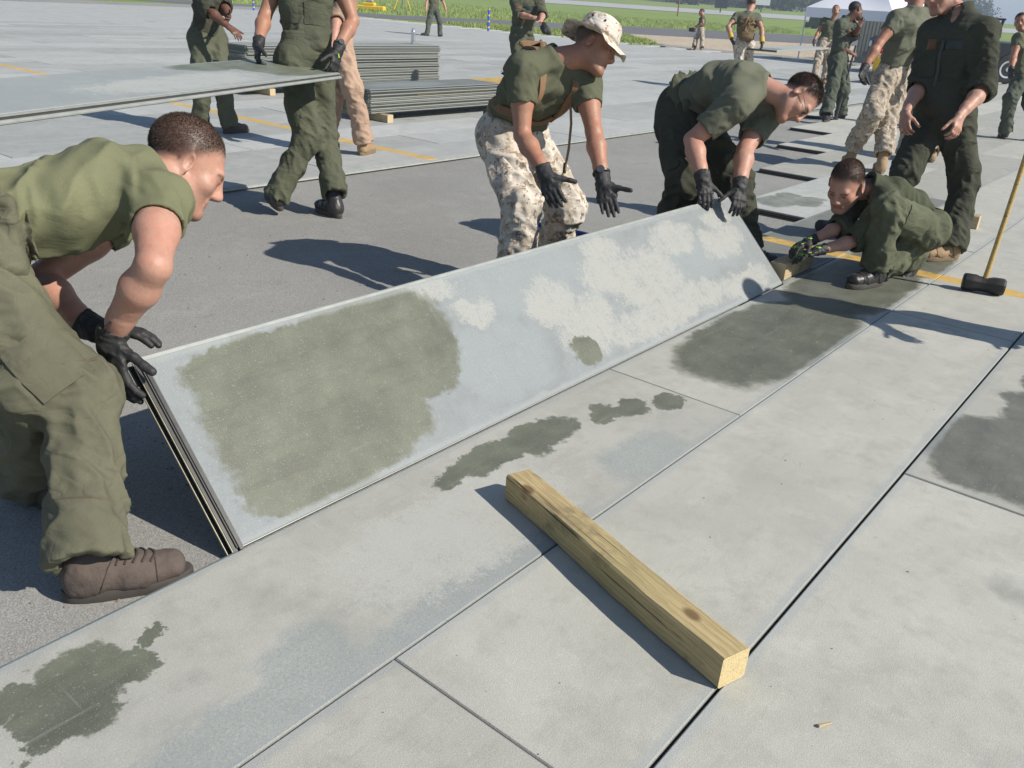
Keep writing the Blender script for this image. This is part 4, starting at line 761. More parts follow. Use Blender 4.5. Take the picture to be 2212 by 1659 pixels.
M_OLIVE = cloth('trousers_olive', (.125, .122, .082), .2, .28); M_OD = cloth('coverall_green', (.096, .102, .068), .2, .3); M_ODK = cloth('coverall_dark_green', (.058, .060, .043), .2, .3); M_ODS = cloth('coverall_sage', (.085, .096, .074), .2, .3)
M_TAN = cloth('coverall_tan', (.42, .29, .21), .12, .28)
M_CAMO = camo('desert_camouflage', ((.60, .545, .47), (.47, .405, .33), (.27, .205, .155), (.68, .645, .58))); M_CAMO2 = camo('desert_camouflage_worn', ((.44, .385, .31), (.35, .285, .215), (.21, .15, .105), (.53, .485, .41)))
M_SK = skin('skin_light', (.46, .265, .195), (.045, .028, .02)); M_SK2 = skin('skin_tanned', (.38, .20, .13), (.04, .026, .018)); M_SKD = skin('skin_dark', (.14, .07, .045), (.012, .009, .008))
M_HAIR = hairm('hair_brown', (.062, .043, .031)); M_HAIRD = hairm('hair_black', (.018, .014, .012))
M_BOOTB = simple('boot_black', (.028, .027, .027), .42, .3, 0, 25, .2); M_BOOTT = simple('boot_tan', (.30, .20, .11), .8, .25, 0, 22, .3); M_BOOTBR = simple('boot_brown', (.095, .072, .06), .9, .5, 0, 22, .7); M_SOLE = simple('boot_sole', (.06, .052, .045), .8, .3); M_SOLET = simple('boot_sole_tan', (.19, .135, .08), .85, .25)
M_LACE = simple('lace', (.05, .04, .03), .9); M_GLOVE = simple('glove_black', (.022, .022, .022), .62, .35, 0, 40, .5); M_GLOVEY = simple('glove_yellow_cuff', (.55, .36, .04), .7); M_STRAP = simple('brown_webbing', (.20, .115, .06), .85, .25, 0, 60, .3); M_BELT = simple('khaki_belt', (.23, .19, .11), .85); M_BLK = simple('black_plastic', (.018, .018, .02), .45)
BODY = {}
def P(key, *a, **k): BODY[key] = person(key, *a, **k); return BODY[key]
P('p1', 'man in light olive tee bent double, gripping the near corner of the tilted panel', res=.85, sc=1.06, top_mat=M_TEE, leg_mat=M_OLIVE, skin_mat=M_SK, hair_mat=M_HAIR, boot_mat=M_BOOTBR, gloves=('L', 'R'), glove_mat=M_GLOVE, gz=-.041, seed=3, belt=M_OLIVE, sleeve=.40, legw=1.0, hairlen=.0055, fold=.75, arch=-.02, girth=1.05, hsz=1.14, blade=.005, thick=.9, gsz=1.14)
P('p2', 'man in floppy desert camouflage hat crouching behind the tilted panel', sc=1.0, top_mat=M_TEE2, leg_mat=M_CAMO, skin_mat=M_SK2, hair_mat=M_HAIR, boot_mat=M_BOOTT, sole_mat=M_SOLET, gloves=('L', 'R'), glove_mat=M_GLOVE, gz=-.041, seed=11, hat=True, belt=M_BELT, bloused=True, legw=1.1)
P('p3', 'man in glasses bent over, holding the far end of the tilted panel', sc=1.03, girth=1.16, arch=.06, top_mat=M_TEEG, leg_mat=M_ODK, skin_mat=M_SK, hair_mat=M_HAIR, boot_mat=M_BOOTB, gloves=('L', 'R'), glove_mat=M_GLOVE, gz=-.041, seed=17, sleeve=.72, hairlen=.010, hairtop=.008, legw=1.04, fold=.8, hsz=1.08)
P('p4', 'man in green coveralls squatting on the mats, pushing a wood block', sc=.98, top='long', top_mat=cloth('coverall_shaded_top', (.072, .08, .05), .2, .3), leg_mat=cloth('coverall_lit_legs', (.108, .116, .074), .2, .3), skin_mat=M_SK, hair_mat=M_HAIR, boot_mat=M_BOOTB, gloves=('L', 'R'), glove_mat=M_GLOVE, seed=23, hairlen=.0055, arch=.03, hsz=1.16, girth=.88, lgirth=1.08, legw=1.08, ksm=.012, fold=.75, hem=.03)  # one coverall cloth: shade painted into the top's colour, sunlight into the legs
P('p5', 'man in dark green coveralls standing over the squatting man, tan boots', sc=1.06, top='long', top_mat=M_ODK, leg_mat=M_ODK, skin_mat=M_SK, hair_mat=M_HAIR, boot_mat=M_BOOTT, sole_mat=M_SOLET, seed=29, legw=1.0, fold=.75)
P('p6', 'man in grey-green tee and camouflage trousers striding away, black gloves', res=1.35, sc=1.1, girth=1.0, top_mat=M_TEEG, leg_mat=M_CAMO2, skin_mat=M_SK2, hair_mat=M_HAIR, boot_mat=M_BOOTT, sole_mat=M_SOLET, gloves=('L', 'R'), glove_mat=M_GLOVE, seed=31, bloused=True, legw=1.05)
P('p7', 'man in olive tee half hidden behind the man in dark green coveralls', res=1.35, top_mat=M_TEEG, leg_mat=M_CAMO2, skin_mat=M_SK, hair_mat=M_HAIR, boot_mat=M_BOOTT, gloves=('L', 'R'), glove_mat=M_GLOVE, seed=37)
P('p8', 'man in sage coveralls holding a steel bar upright, other hand raised', res=1.5, top='long', top_mat=M_ODS, leg_mat=M_ODS, skin_mat=M_SKD, hair_mat=M_HAIRD, boot_mat=M_BOOTB, seed=41, legw=1.05)
P('p9', 'man in dark tee under the canopy edge, carrying one end of a panel', res=1.8, top_mat=M_TEE2, leg_mat=M_CAMO2, skin_mat=M_SK2, hair_mat=M_HAIRD, boot_mat=M_BOOTT, gloves=('L', 'R'), glove_mat=M_GLOVE, seed=43)
P('p10', 'man seen from behind with a brown backpack and yellow-cuffed gloves', res=1.7, top_mat=M_TEEG, leg_mat=M_CAMO, skin_mat=M_SK, hair_mat=M_HAIR, boot_mat=M_BOOTT, gloves=('L', 'R'), glove_mat=M_GLOVE, seed=47)
P('p11', 'man walking left on the gravel bed far away', res=2.4, top_mat=M_TEE2, leg_mat=M_CAMO2, skin_mat=M_SK2, hair_mat=M_HAIR, boot_mat=M_BOOTT, gz=-.046, seed=53)
P('p12', 'man in green coveralls behind the stacks, pulling on black gloves', res=1.6, top='long', top_mat=M_OD, leg_mat=M_OD, skin_mat=M_SK, hair_mat=M_HAIR, boot_mat=M_BOOTB, seed=59)
P('p13', 'man in dark green walking away near the grass edge', res=2.4, top_mat=M_TEE2, leg_mat=M_ODS, skin_mat=M_SK, hair_mat=M_HAIR, boot_mat=M_BOOTB, seed=61)
P('p14', 'man in dark green coveralls standing behind the carried panel', res=1.3, top='long', top_mat=M_ODK, leg_mat=M_OD, skin_mat=M_SKD, hair_mat=M_HAIRD, boot_mat=M_BOOTBR, seed=67, fold=.75)
P('p15', 'man in green coveralls and black boots carrying the end of a panel', res=1.1, sc=1.04, top='long', top_mat=M_OD, leg_mat=M_OD, skin_mat=M_SK2, hair_mat=M_HAIR, boot_mat=M_BOOTB, gloves=('L', 'R'), glove_mat=M_GLOVE, gz=-.041, seed=71, legw=.98, fold=.65, cuff=.42)
P('p16', 'man in tan trousers and tan boots walking behind the panel carrier', res=1.35, top='long', top_mat=M_TAN, leg_mat=M_TAN, skin_mat=M_SK, hair_mat=M_HAIR, boot_mat=M_BOOTT, sole_mat=M_SOLET, seed=73, fold=.8)
P('p17', 'man in dark tee and green trousers at the right edge of the mats', res=1.6, top_mat=M_TEE2, leg_mat=M_ODS, skin_mat=M_SK2, hair_mat=M_HAIRD, boot_mat=M_BOOTB, gloves=('L', 'R'), glove_mat=M_GLOVE, seed=79)

# ------------------------------------------------------------------ the man outside the frame whose shadow falls across the mats
def jset(**k): return {a: list(b) for a, b in k.items()}
POSE['p18'] = jset(pel=(2.02, 3.95, .96), neck=(2.0, 3.90, 1.47), head=(1.98, 3.84, 1.62), shL=(2.17, 3.93, 1.42), shR=(1.83, 3.93, 1.42), elL=(2.22, 3.92, 1.13), wrL=(2.2, 3.86, .88), elR=(1.83, 3.86, 1.13), wrR=(1.93, 3.66, 1.0),
   hipL=(2.12, 3.95, .92), hipR=(1.92, 3.95, .92), knL=(2.13, 3.97, .5), anL=(2.13, 4.02, .09), knR=(1.90, 3.93, .5), anR=(1.89, 3.98, .09), fw=(-.1, -.9, -.35), up=(0, -.3, 1))
P('p18', 'man standing just outside the right edge, casting the long shadow', res=1.6, top_mat=M_TEE, leg_mat=M_OD, skin_mat=M_SK, hair_mat=M_HAIR, boot_mat=M_BOOTB, seed=83)

# ------------------------------------------------------------------ worn gear
from mathutils.bvhtree import BVHTree
def part_of(key, name):
    return [o for o in BODY[key][0].children if o.name.split('.')[0] == name][0]
def bvh_of(o): 
    me = o.data; return BVHTree.FromPolygons([v.co.copy() for v in me.vertices], [tuple(p.vertices) for p in me.polygons])
def ribbon(name, key, pts, width, mat, on='shirt', off=.011, parent=None):
    """pts: (outside, inside) pairs in torso coordinates (side, up, front) from the pelvis; laid onto the garment"""
    root, J, ofs, fr = BODY[key]; b = bvh_of(part_of(key, on)); c = []; nn = []
    W = lambda q: J['pel']+fr['sd']*q[0]+fr['up']*q[1]+fr['fr']*q[2]-ofs
    for o, i in pts:
        A, B = Vector(W(o)), Vector(W(i)); h = b.ray_cast(A, (B-A).normalized())
        if h[0] is None: continue
        c.append(h[0]); nn.append((A-B).normalized()*.4+h[1]*.6)
    # resample smooth
    for _ in range(2):
        c2 = [c[0]]; n2 = [nn[0]]
        for i in range(len(c)-1): c2 += [c[i].lerp(c[i+1], .25), c[i].lerp(c[i+1], .75)]; n2 += [nn[i].lerp(nn[i+1], .25), nn[i].lerp(nn[i+1], .75)]
        c = c2+[c[-1]]; nn = n2+[nn[-1]]
    mb = MB(); v = []; n = len(c)
    for i in range(n):
        t = (c[min(i+1, n-1)]-c[max(i-1, 0)]).normalized(); no = nn[i].normalized(); w = t.cross(no).normalized(); no = w.cross(t).normalized()
        for a, h in ((-1, off-.012), (-1, off+.003), (1, off+.003), (1, off-.012)): v.append(c[i]+w*a*width/2+no*h)
    f = [(i*4+k, i*4+(k+1) % 4, i*4+4+(k+1) % 4, i*4+4+k) for i in range(n-1) for k in range(4)]
    mb.add(v, f); return mb.build(name, mat, parent or root, True)
root2, J2, of2, fr2 = BODY['p2']
for sg in (1, -1):
    ribbon('pack_strap', 'p2', [((.10*sg, .30, -.4), (.05*sg, .30, 0)), ((.10*sg, .42, -.4), (.06*sg, .38, 0)), ((.105*sg, .60, -.25), (.08*sg, .36, -.02)), ((.105*sg, .72, 0), (.09*sg, .3, 0)), ((.105*sg, .60, .25), (.09*sg, .36, .02)), ((.11*sg, .42, .4), (.09*sg, .38, 0)), ((.12*sg, .32, .4), (.10*sg, .3, 0)), ((.20*sg, .24, .35), (.08*sg, .23, 0)), ((.35*sg, .18, .12), (.05*sg, .17, 0)), ((.36*sg, .15, -.1), (.04*sg, .15, 0))], .042, M_STRAP)
ribbon('chest_strap', 'p2', [((.12, .26, .4), (.08, .25, 0)), ((.06, .21, .4), (.05, .2, 0)), ((0, .19, .4), (0, .19, 0)), ((-.06, .21, .4), (-.05, .2, 0)), ((-.12, .26, .4), (-.08, .25, 0))], .026, M_STRAP)
# floppy hat
M_HATC = camo('hat_camouflage', ((.74, .68, .60), (.62, .52, .42), (.40, .27, .19), (.82, .78, .71))); H, R, U, Fw = fr2['H'], fr2['R'], fr2['U'], fr2['Fw']; Mh = frame(R, Fw, U, H+U*.045-Fw*.012-of2)
def hat():
    n = 48; prof = [(.086, -.006), (.093, .010), (.0925, .040), (.088, .072), (.080, .086), (.060, .094), (.02, .097)]; mb = MB(); v = []; f = []
    for r, z in prof:
        for k in range(n):
            a = 2*math.pi*k/n; w = 1+.025*math.sin(3*a+1)+.012*math.sin(7*a); v.append((r*w*.94*math.cos(a), r*w*1.10*math.sin(a), z+.004*math.sin(2*a+.5)*(z > .05)))
    for i in range(len(prof)-1): f += [(i*n+k, i*n+(k+1) % n, (i+1)*n+(k+1) % n, (i+1)*n+k) for k in range(n)]
    f.append(tuple((len(prof)-1)*n+k for k in range(n))); mb.add([Mh @ Vector(p) for p in v], f); cr = mb.build('hat', M_HATC, root2, True, ang=60)
    mb = MB(); v = []; f = []; rr = [.084, .100, .122, .146, .158, .160, .157, .144, .120, .098, .082]
    for j, r in enumerate(rr):
        tp_ = j < 6
        for k in range(n):
            a = 2*math.pi*k/n; e = (r-.084)/.076; wv = e*e*(.020*math.sin(2*a+2.4)+.011*math.sin(5*a+.7)+.006*math.sin(9*a)); z = .006-.030*e+wv+(.0 if tp_ else -.004)
            v.append((r*.95*math.cos(a), r*1.08*math.sin(a), z))
    m_ = len(rr); f = [(i*n+k, ((i+1) % m_)*n+k, ((i+1) % m_)*n+(k+1) % n, i*n+(k+1) % n) for i in range(m_) for k in range(n)]
    mb.add([Mh @ Vector(p) for p in v], f); mb.build('brim', M_HATC, cr, True, ang=80)
    mb = MB(); v = []
    for r_, z in ((.0945, .012), (.0965, .016), (.0955, .034), (.0935, .037)):
        for k in range(n):
            a = 2*math.pi*k/n; w = 1+.025*math.sin(3*a+1)+.012*math.sin(7*a)+.008*math.sin(24*a); v.append((r_*w*.94*math.cos(a), r_*w*1.10*math.sin(a), z))
    mb.add([Mh @ Vector(p) for p in v], [(i*n+k, i*n+(k+1) % n, (i+1)*n+(k+1) % n, (i+1)*n+k) for i in range(3) for k in range(n)]); mb.build('hat_band', M_HATC, cr, True, ang=80)
    for a in (.25, 2.7, 3.4, -.45):
        mb = MB(); c = Vector((.0905*.96*math.cos(a), .0905*1.12*math.sin(a), .056)); d = Vector((math.cos(a), math.sin(a), .1)); mb.tube([Mh @ (c-d*.004), Mh @ (c+d*.004)], .0055, 10); mb.build('eyelet', M_BLK, cr)
hat()
# drinking hose hanging from the strap
Q = lambda s, u, f: Vector(J2['pel']+fr2['sd']*s+fr2['up']*u+fr2['fr']*f-of2)
hz = Q(-.10, .40, .15); hp = [Q(-.105, .50, .03), Q(-.105, .45, .12), hz, hz+Vector((.03, -.02, -.10)), hz+Vector((.035, -.03, -.22)), hz+Vector((.02, -.03, -.34))]
mb = MB(); mb.tube(hp, .0065, 8); hose = mb.build('drinking_hose', simple('hose_tan', (.22, .15, .09), .7), root2, True)
mb = MB(); e = hp[-1]; mb.tube([e+Vector((0, 0, .05)), e], .0085, 8); mb.build('hose_sleeve', M_BLK, hose, True)
mb = MB(); mb.tube([e, e-Vector((.002, 0, .012)), e-Vector((.006, 0, .04)), e-Vector((.010, 0, .055))], [.010, .014, .0135, .009], 10); mb.tube([e+Vector((.012, 0, -.012)), e+Vector((.024, 0, -.018)), e+Vector((.012, 0, -.030))], .003, 6); mb.build('bite_valve', simple('valve_cream', (.55, .48, .30), .5), hose, True)
def pack(key, w, h, d, mat, label, z0=.06, off=-.12):
    rt_, J, ofs, fr = BODY[key]; O = J['pel']+fr['up']*z0+fr['fr']*off; t = empty('backpack', O); tag(t, label, 'backpack')
    v = Vol([-(fr['sd']*w+fr['fr']*d), fr['sd']*w+fr['up']*h, fr['up']*h-fr['sd']*w-fr['fr']*d, fr['sd']*w-fr['fr']*d*1.5], .09, .009)
    v.ec(fr['up']*.03-fr['fr']*d*.5, fr['up']*(h-.04)-fr['fr']*d*.45, fr['sd'], w*.5, d*.5, w*.44, d*.40, .02, .5); v.folds([(V3(0, 0, 0)-fr['fr']*d*.5, fr['up']*h-fr['fr']*d*.5, w*.5, 16, .012, .010, 5)], .04)
    a, b = v.mesh(); mesh_np('pack_bag', smooth_v(a, b, 1), b, mat, t)
    v = Vol([fr['up']*.02-fr['sd']*w*.4-fr['fr']*d*1.3, fr['up']*h*.4+fr['sd']*w*.4-fr['fr']*d*.8], .08, .009); v.ec(fr['up']*.05-fr['fr']*d*.95, fr['up']*h*.33-fr['fr']*d*.95, fr['sd'], w*.36, d*.22, w*.34, d*.18, .02, .5); a, b = v.mesh(); mesh_np('pocket', smooth_v(a, b, 1), b, mat, t)
    for sg in (-1, 1):
        mb = MB(); mb.tube([Vector(fr['up']*h*.9-fr['fr']*d*.2+fr['sd']*sg*w*.3), Vector(fr['up']*(h+.05)+fr['fr']*.05+fr['sd']*sg*w*.34), Vector(fr['up']*(h+.03)+fr['fr']*.16+fr['sd']*sg*w*.36)], .016, 6, True, .35); mb.build('shoulder_strap', mat, t, True)
    return t
pack('p2', .20, .36, .07, M_STRAP, 'slim brown hydration pack on the back of the man in the floppy hat', .12, -.115)
pack('p10', .27, .42, .13, simple('pack_coyote', (.17, .115, .055), .9, .35, 0, 12, .5), 'brown backpack worn by the man with yellow-cuffed gloves', .05, -.10)
def watch(key, s_, mat=M_BLK, back=.045):
    rt_, J, ofs, fr = BODY[key]; W, E = J['wr'+s_], J['el'+s_]; d = nrm(W-E); c = W-d*back; e1 = nrm(np.cross(d, V3(.2, .3, .9))); e2 = np.cross(d, e1); r = .036; mb = MB()
    ring = [Vector(c+e1*math.cos(a*math.pi/12)*r+e2*math.sin(a*math.pi/12)*r-ofs) for a in range(25)]; mb.tube(ring, .0085, 6, False); w = mb.build('watch', mat, rt_, True)
    k = nrm(V3(CAM_POS)-c); k = nrm(k-d*(k@d)); mb = MB(); q = c+k*(r-.002)-ofs; mb.tube([Vector(q), Vector(q+k*.011)], .019, 14); mb.build('watch_face', simple('watch_face', (.06, .065, .07), .25), w, True)
watch('p2', 'L'); watch('p15', 'L', simple('watch_grey', (.12, .12, .13), .4))
# yellow cuffs, lime glove trim, wrist loop
for s_ in 'LR':
    rt_, J, ofs, fr = BODY['p10']; W, E = J['wr'+s_], J['el'+s_]; d = nrm(W-E); mb = MB(); mb.tube([Vector(W-d*.075-ofs), Vector(W-d*.02-ofs), Vector(W+d*.03-ofs)], [.050, .046, .046], 14); mb.build('glove_cuff', M_GLOVEY, rt_, True)
M_LIME = simple('lime_trim', (.30, .62, .05), .5)
for s_ in 'LR':
    rt_, J, ofs, fr = BODY['p4']; hd, pn, cu, th = J['h'+s_]; hd0, pn0, tb, ch, tc = hand_pts(J['wr'+s_], V3(hd), V3(pn), s_ == 'R', cu, th, 1.02, True)
    for p, r in ch:
        mb = MB(); mb.tube([Vector(p[0]-pn0*r*1.15-hd0*.03-ofs), Vector(p[0]-pn0*r*1.3-ofs), Vector(p[1]-pn0*r*1.05-ofs), Vector(p[2]-pn0*r*.8-ofs)], .0032, 5); mb.build('glove_trim', M_LIME, rt_, True)
    W = J['wr'+s_]; mb = MB(); mb.tube([Vector(W+hd0*.015-pn0*.020-tb*.03-ofs), Vector(W+hd0*.02-pn0*.024-ofs), Vector(W+hd0*.015-pn0*.020+tb*.03-ofs)], .011, 6, True, .4); mb.build('glove_tab', M_LIME, rt_, True)
rt_, J, ofs, fr = BODY['p15']; W = J['wrL']; mb = MB(); mb.tube([Vector(W+V3(.035, -.02, -.02)-ofs), Vector(W+V3(.04, -.02, -.045)-ofs)], .006, 6); mb.build('glove_tab', M_LIME, rt_, True)
rt_, J, ofs, fr = BODY['p1']; W, E = J['wrR'], J['elR']; d = nrm(W-E); mb = MB(); c = W-d*.03-fr['fr']*.0; e1 = nrm(np.cross(d, V3(0, 0, 1)))
mb.tube([Vector(c-e1*.036-ofs), Vector(c-e1*.052-d*.035-ofs), Vector(c-e1*.040-d*.055-ofs), Vector(c-e1*.030-d*.03-ofs)], .004, 6); mb.build('pull_loop', M_BLK, rt_, True)
# glasses
rt_, J, ofs, fr = BODY['p3']; H, R, U, Fw = fr['H'], fr['R'], fr['U'], fr['Fw']; PP = lambda x, y, z: Vector(H+(R*x+Fw*y+U*z)*1.03-ofs)
mb = MB()
for q in (-1, 1):
    mb.tube([PP(q*.033+.022*math.cos(a*math.pi/8), .106, .000+.016*math.sin(a*math.pi/8)) for a in range(17)], .0016, 5, False); mb.tube([PP(q*.056, .104, .006), PP(q*.080, .05, .008), PP(q*.086, -.01, .012), PP(q*.084, -.03, -.005)], .0016, 5)
mb.tube([PP(-.011, .107, .004), PP(.011, .107, .004)], .0016, 5); gl = mb.build('glasses', M_BLK, rt_, True)
mg = N('lens_glass'); mg.b.inputs['Transmission Weight'].default_value = 1; mg.b.inputs['Roughness'].default_value = .02; mg.b.inputs['Base Color'].default_value = (.9, .95, .95, 1)
for q in (-1, 1):
    mb = MB(); n = 16; mb.add([PP(q*.033+.021*math.cos(a*2*math.pi/n), .1055, .015*math.sin(a*2*math.pi/n)) for a in range(n)]+[PP(q*.033+.021*math.cos(a*2*math.pi/n), .107, .015*math.sin(a*2*math.pi/n)) for a in range(n)], [tuple(range(n)), tuple(range(2*n-1, n-1, -1))]+[(i, n+i, n+(i+1) % n, (i+1) % n) for i in range(n)]); mb.build('lens', mg.m, gl)
# coverall tops rolled down and bunched at the waist
def bunch(key, mat, G, drop, seed):
    rt_, J, ofs, fr = BODY[key]; pel, up, sd, f_ = J['pel'], fr['up'], fr['sd'], fr['fr']; v = Vol([pel-up*.1-sd*.2-f_*.2, pel+up*.16+sd*.2+f_*.2, pel-f_*.3, pel-sd*.25+V3(0, 0, -.2), pel+sd*.25], .06, .009)
    n_ = 14
    for i in range(n_):
        a, b = 2*math.pi*i/n_, 2*math.pi*(i+1)/n_; c = pel+up*(.075+.012*math.sin(3*a)); e = pel+up*(.075+.012*math.sin(3*b))
        v.rc(c+sd*math.cos(a)*.150*G+f_*math.sin(a)*.112*G, e+sd*math.cos(b)*.150*G+f_*math.sin(b)*.112*G, .034, .034, .02)
    for s0, f0, L in drop:
        p = pel+up*.07+sd*s0+f_*f0; v.rc(p, p+V3(0, 0, -L)+sd*s0*.2+f_*f0*.25, .045, .055, .03)
    v.folds([(pel-up*.05, pel+up*.2, .17*G, 30, .012, .012, seed), (pel+sd*drop[0][0]+f_*drop[0][1]+V3(0, 0, .1), pel+sd*drop[0][0]+f_*drop[0][1]+V3(0, 0, -.2), .07, 22, .012, .012, seed+2)], .04)
    a, b = v.mesh(); mesh_np('tied_coverall_top', smooth_v(a, b, 1)-ofs, b, mat, rt_)
bunch('p3', M_OD, 1.12, [(.13, -.10, .10), (-.02, -.14, .10)], 5); bunch('p1', M_OLIVE, 1.0, [(.15, .02, .10)], 9)
# cargo pockets, collars, chest patches
def patch(key, on, c, w, h, mat, name, off=.003, thick=.006):
    """flap laid on a garment: c = (outside, inside) in torso coordinates"""
    rt_, J, ofs, fr = BODY[key]; b = bvh_of(part_of(key, on)); Wd = lambda q: J['pel']+fr['sd']*q[0]+fr['up']*q[1]+fr['fr']*q[2]-ofs; v = []; nx, nz = 6, 5; ok = True
    A0, B0 = V3(Wd(c[0])), V3(Wd(c[1])); d = Vector(nrm(B0-A0)); u = Vector(fr['up']); u = (u-d*u.dot(d)).normalized(); r = d.cross(u).normalized()
    for lay in (thick+off, -.010):
        for j in range(nz):
            for i in range(nx):
                o = Vector(A0)+r*((i/(nx-1)-.5)*w)+u*((j/(nz-1)-.5)*h); hh = b.ray_cast(o, d)
                if hh[0] is None: return
                e = 1 if lay > 0 and 0 < i < nx-1 and 0 < j < nz-1 else (.55 if lay > 0 else 1); v.append(hh[0]-d*lay*e)
    n = nx*nz; f = []
    for j in range(nz-1):
        for i in range(nx-1): a = j*nx+i; f += [(a, a+nx, a+nx+1, a+1), (n+a, n+a+1, n+a+nx+1, n+a+nx)]
    bd = [i for i in range(nx)]+[j*nx+nx-1 for j in range(1, nz)]+[(nz-1)*nx+i for i in range(nx-2, -1, -1)]+[j*nx for j in range(nz-2, 0, -1)]
    f += [(bd[i], bd[(i+1) % len(bd)], n+bd[(i+1) % len(bd)], n+bd[i]) for i in range(len(bd))]
    mb = MB(); mb.add(v, f); return mb.build(name, mat, rt_, True, ang=50)
M_PATCH = simple('unit_patch_red', (.13, .06, .025), .7, .5, 0, 60); M_NAME = simple('name_tape', (.035, .045, .05), .7)
for k in ('p5', 'p15', 'p8', 'p12'):
    patch(k, 'coverall_top', ((.09, .36, .4), (.07, .34, 0)), .07, .06, M_PATCH if k != 'p15' else M_OD, 'chest_patch'); patch(k, 'coverall_top', ((-.09, .36, .4), (-.07, .34, 0)), .11, .05, M_NAME if k != 'p15' else M_OD, 'name_tape')
    patch(k, 'coverall_top', ((-.10, .22, .4), (-.08, .21, 0)), .13, .13, part_of(k, 'coverall_top').data.materials[0], 'pocket'); patch(k, 'coverall_top', ((.10, .22, .4), (.08, .21, 0)), .13, .13, part_of(k, 'coverall_top').data.materials[0], 'pocket')
    if k != 'p15': patch(k, 'coverall_top', ((0, .20, .4), (0, .2, 0)), .022, .34, simple('zip_'+k, (.05, .045, .035), .5), 'zip')
patch('p6', 'trousers', ((-.07, .02, -.4), (-.05, 0, 0)), .13, .13, M_CAMO2, 'pocket'); patch('p6', 'trousers', ((.07, .02, -.4), (.05, 0, 0)), .13, .13, M_CAMO2, 'pocket')
def thigh_pocket(key, s_, mat, side=1, t0=.45, t1=.85, w=.15, on='trousers'):
    rt_, J, ofs, fr = BODY[key]; o_ = part_of(key, on); b = bvh_of(o_); Hh, K = J['hip'+s_], J['kn'+s_]; ax = nrm(K-Hh); d = nrm(fr['hs']*(1 if s_ == 'R' else -1)*side); d = nrm(d-ax*(d@ax)); q = np.cross(ax, d); v = []; nx, nz = 6, 6
    for lay in (.012, -.012):
        for j in range(nz):
            for i in range(nx):
                p = Hh+(K-Hh)*(t0+(t1-t0)*j/(nz-1))+q*((i/(nx-1)-.5)*w)+d*.4-ofs; h = b.ray_cast(Vector(p), Vector(-d))
                if h[0] is None or h[3] > .42: return
                e = 1 if 0 < i < nx-1 and 0 < j < nz-1 else .5; v.append(h[0]+Vector(d)*lay*(e if lay > 0 else 1))
    n = nx*nz; f = []
    for j in range(nz-1):
        for i in range(nx-1): a = j*nx+i; f += [(a, a+1, a+nx+1, a+nx), (n+a, n+a+nx, n+a+nx+1, n+a+1)]
    bd = [i for i in range(nx)]+[j*nx+nx-1 for j in range(1, nz)]+[(nz-1)*nx+i for i in range(nx-2, -1, -1)]+[j*nx for j in range(nz-2, 0, -1)]
    f += [(bd[i], n+bd[i], n+bd[(i+1) % len(bd)], bd[(i+1) % len(bd)]) for i in range(len(bd))]
    mb = MB(); mb.add(v, f); mb.build('thigh_pocket', mat, rt_, True, ang=50)
thigh_pocket('p2', 'R', M_CAMO); thigh_pocket('p2', 'L', M_CAMO); thigh_pocket('p6', 'L', M_CAMO2); thigh_pocket('p1', 'R', M_OLIVE, 1, .62, .98, .14); thigh_pocket('p3', 'R', M_ODK); thigh_pocket('p4', 'L', part_of('p4', 'coverall_legs').data.materials[0], 1, .35, .8, .13, 'coverall_legs'); thigh_pocket('p5', 'L', M_ODK, 1, .45, .85, .15, 'coverall_legs'); thigh_pocket('p15', 'R', M_OD, 1, .45, .85, .15, 'coverall_legs')
# zipped pocket lines on the near man's trouser leg
rt_, J, ofs, fr = BODY['p1']; b = bvh_of(part_of('p1', 'trousers')); M_ZIP = simple('zip_metal', (.20, .17, .12), .4, .3, .5)
for (t0, w0, t1, w1, bone) in ((.93, -.09, .80, .07, 'thigh'), (.78, -.05, .74, .07, 'shin')):
    A, B = (J['hipR'], J['knR']) if bone == 'thigh' else (J['knR'], J['anR']); pts = []; tow = nrm(V3(CAM_POS)-(A+B)/2); ax = nrm(B-A); tow = nrm(tow-ax*(tow@ax)); q = np.cross(ax, tow)
    for i in range(7):
        t = i/6; p = A+(B-A)*(t0+(t1-t0)*t)+q*(w0+(w1-w0)*t)+tow*.4-ofs; h = b.ray_cast(Vector(p), Vector(-tow))
        if h[0] is not None and h[3] < .45: pts.append(h[0]+Vector(tow)*.001)
    if len(pts) > 2: mb = MB(); mb.tube(pts, .0035, 5); mb.build('zip', M_ZIP, rt_, True)

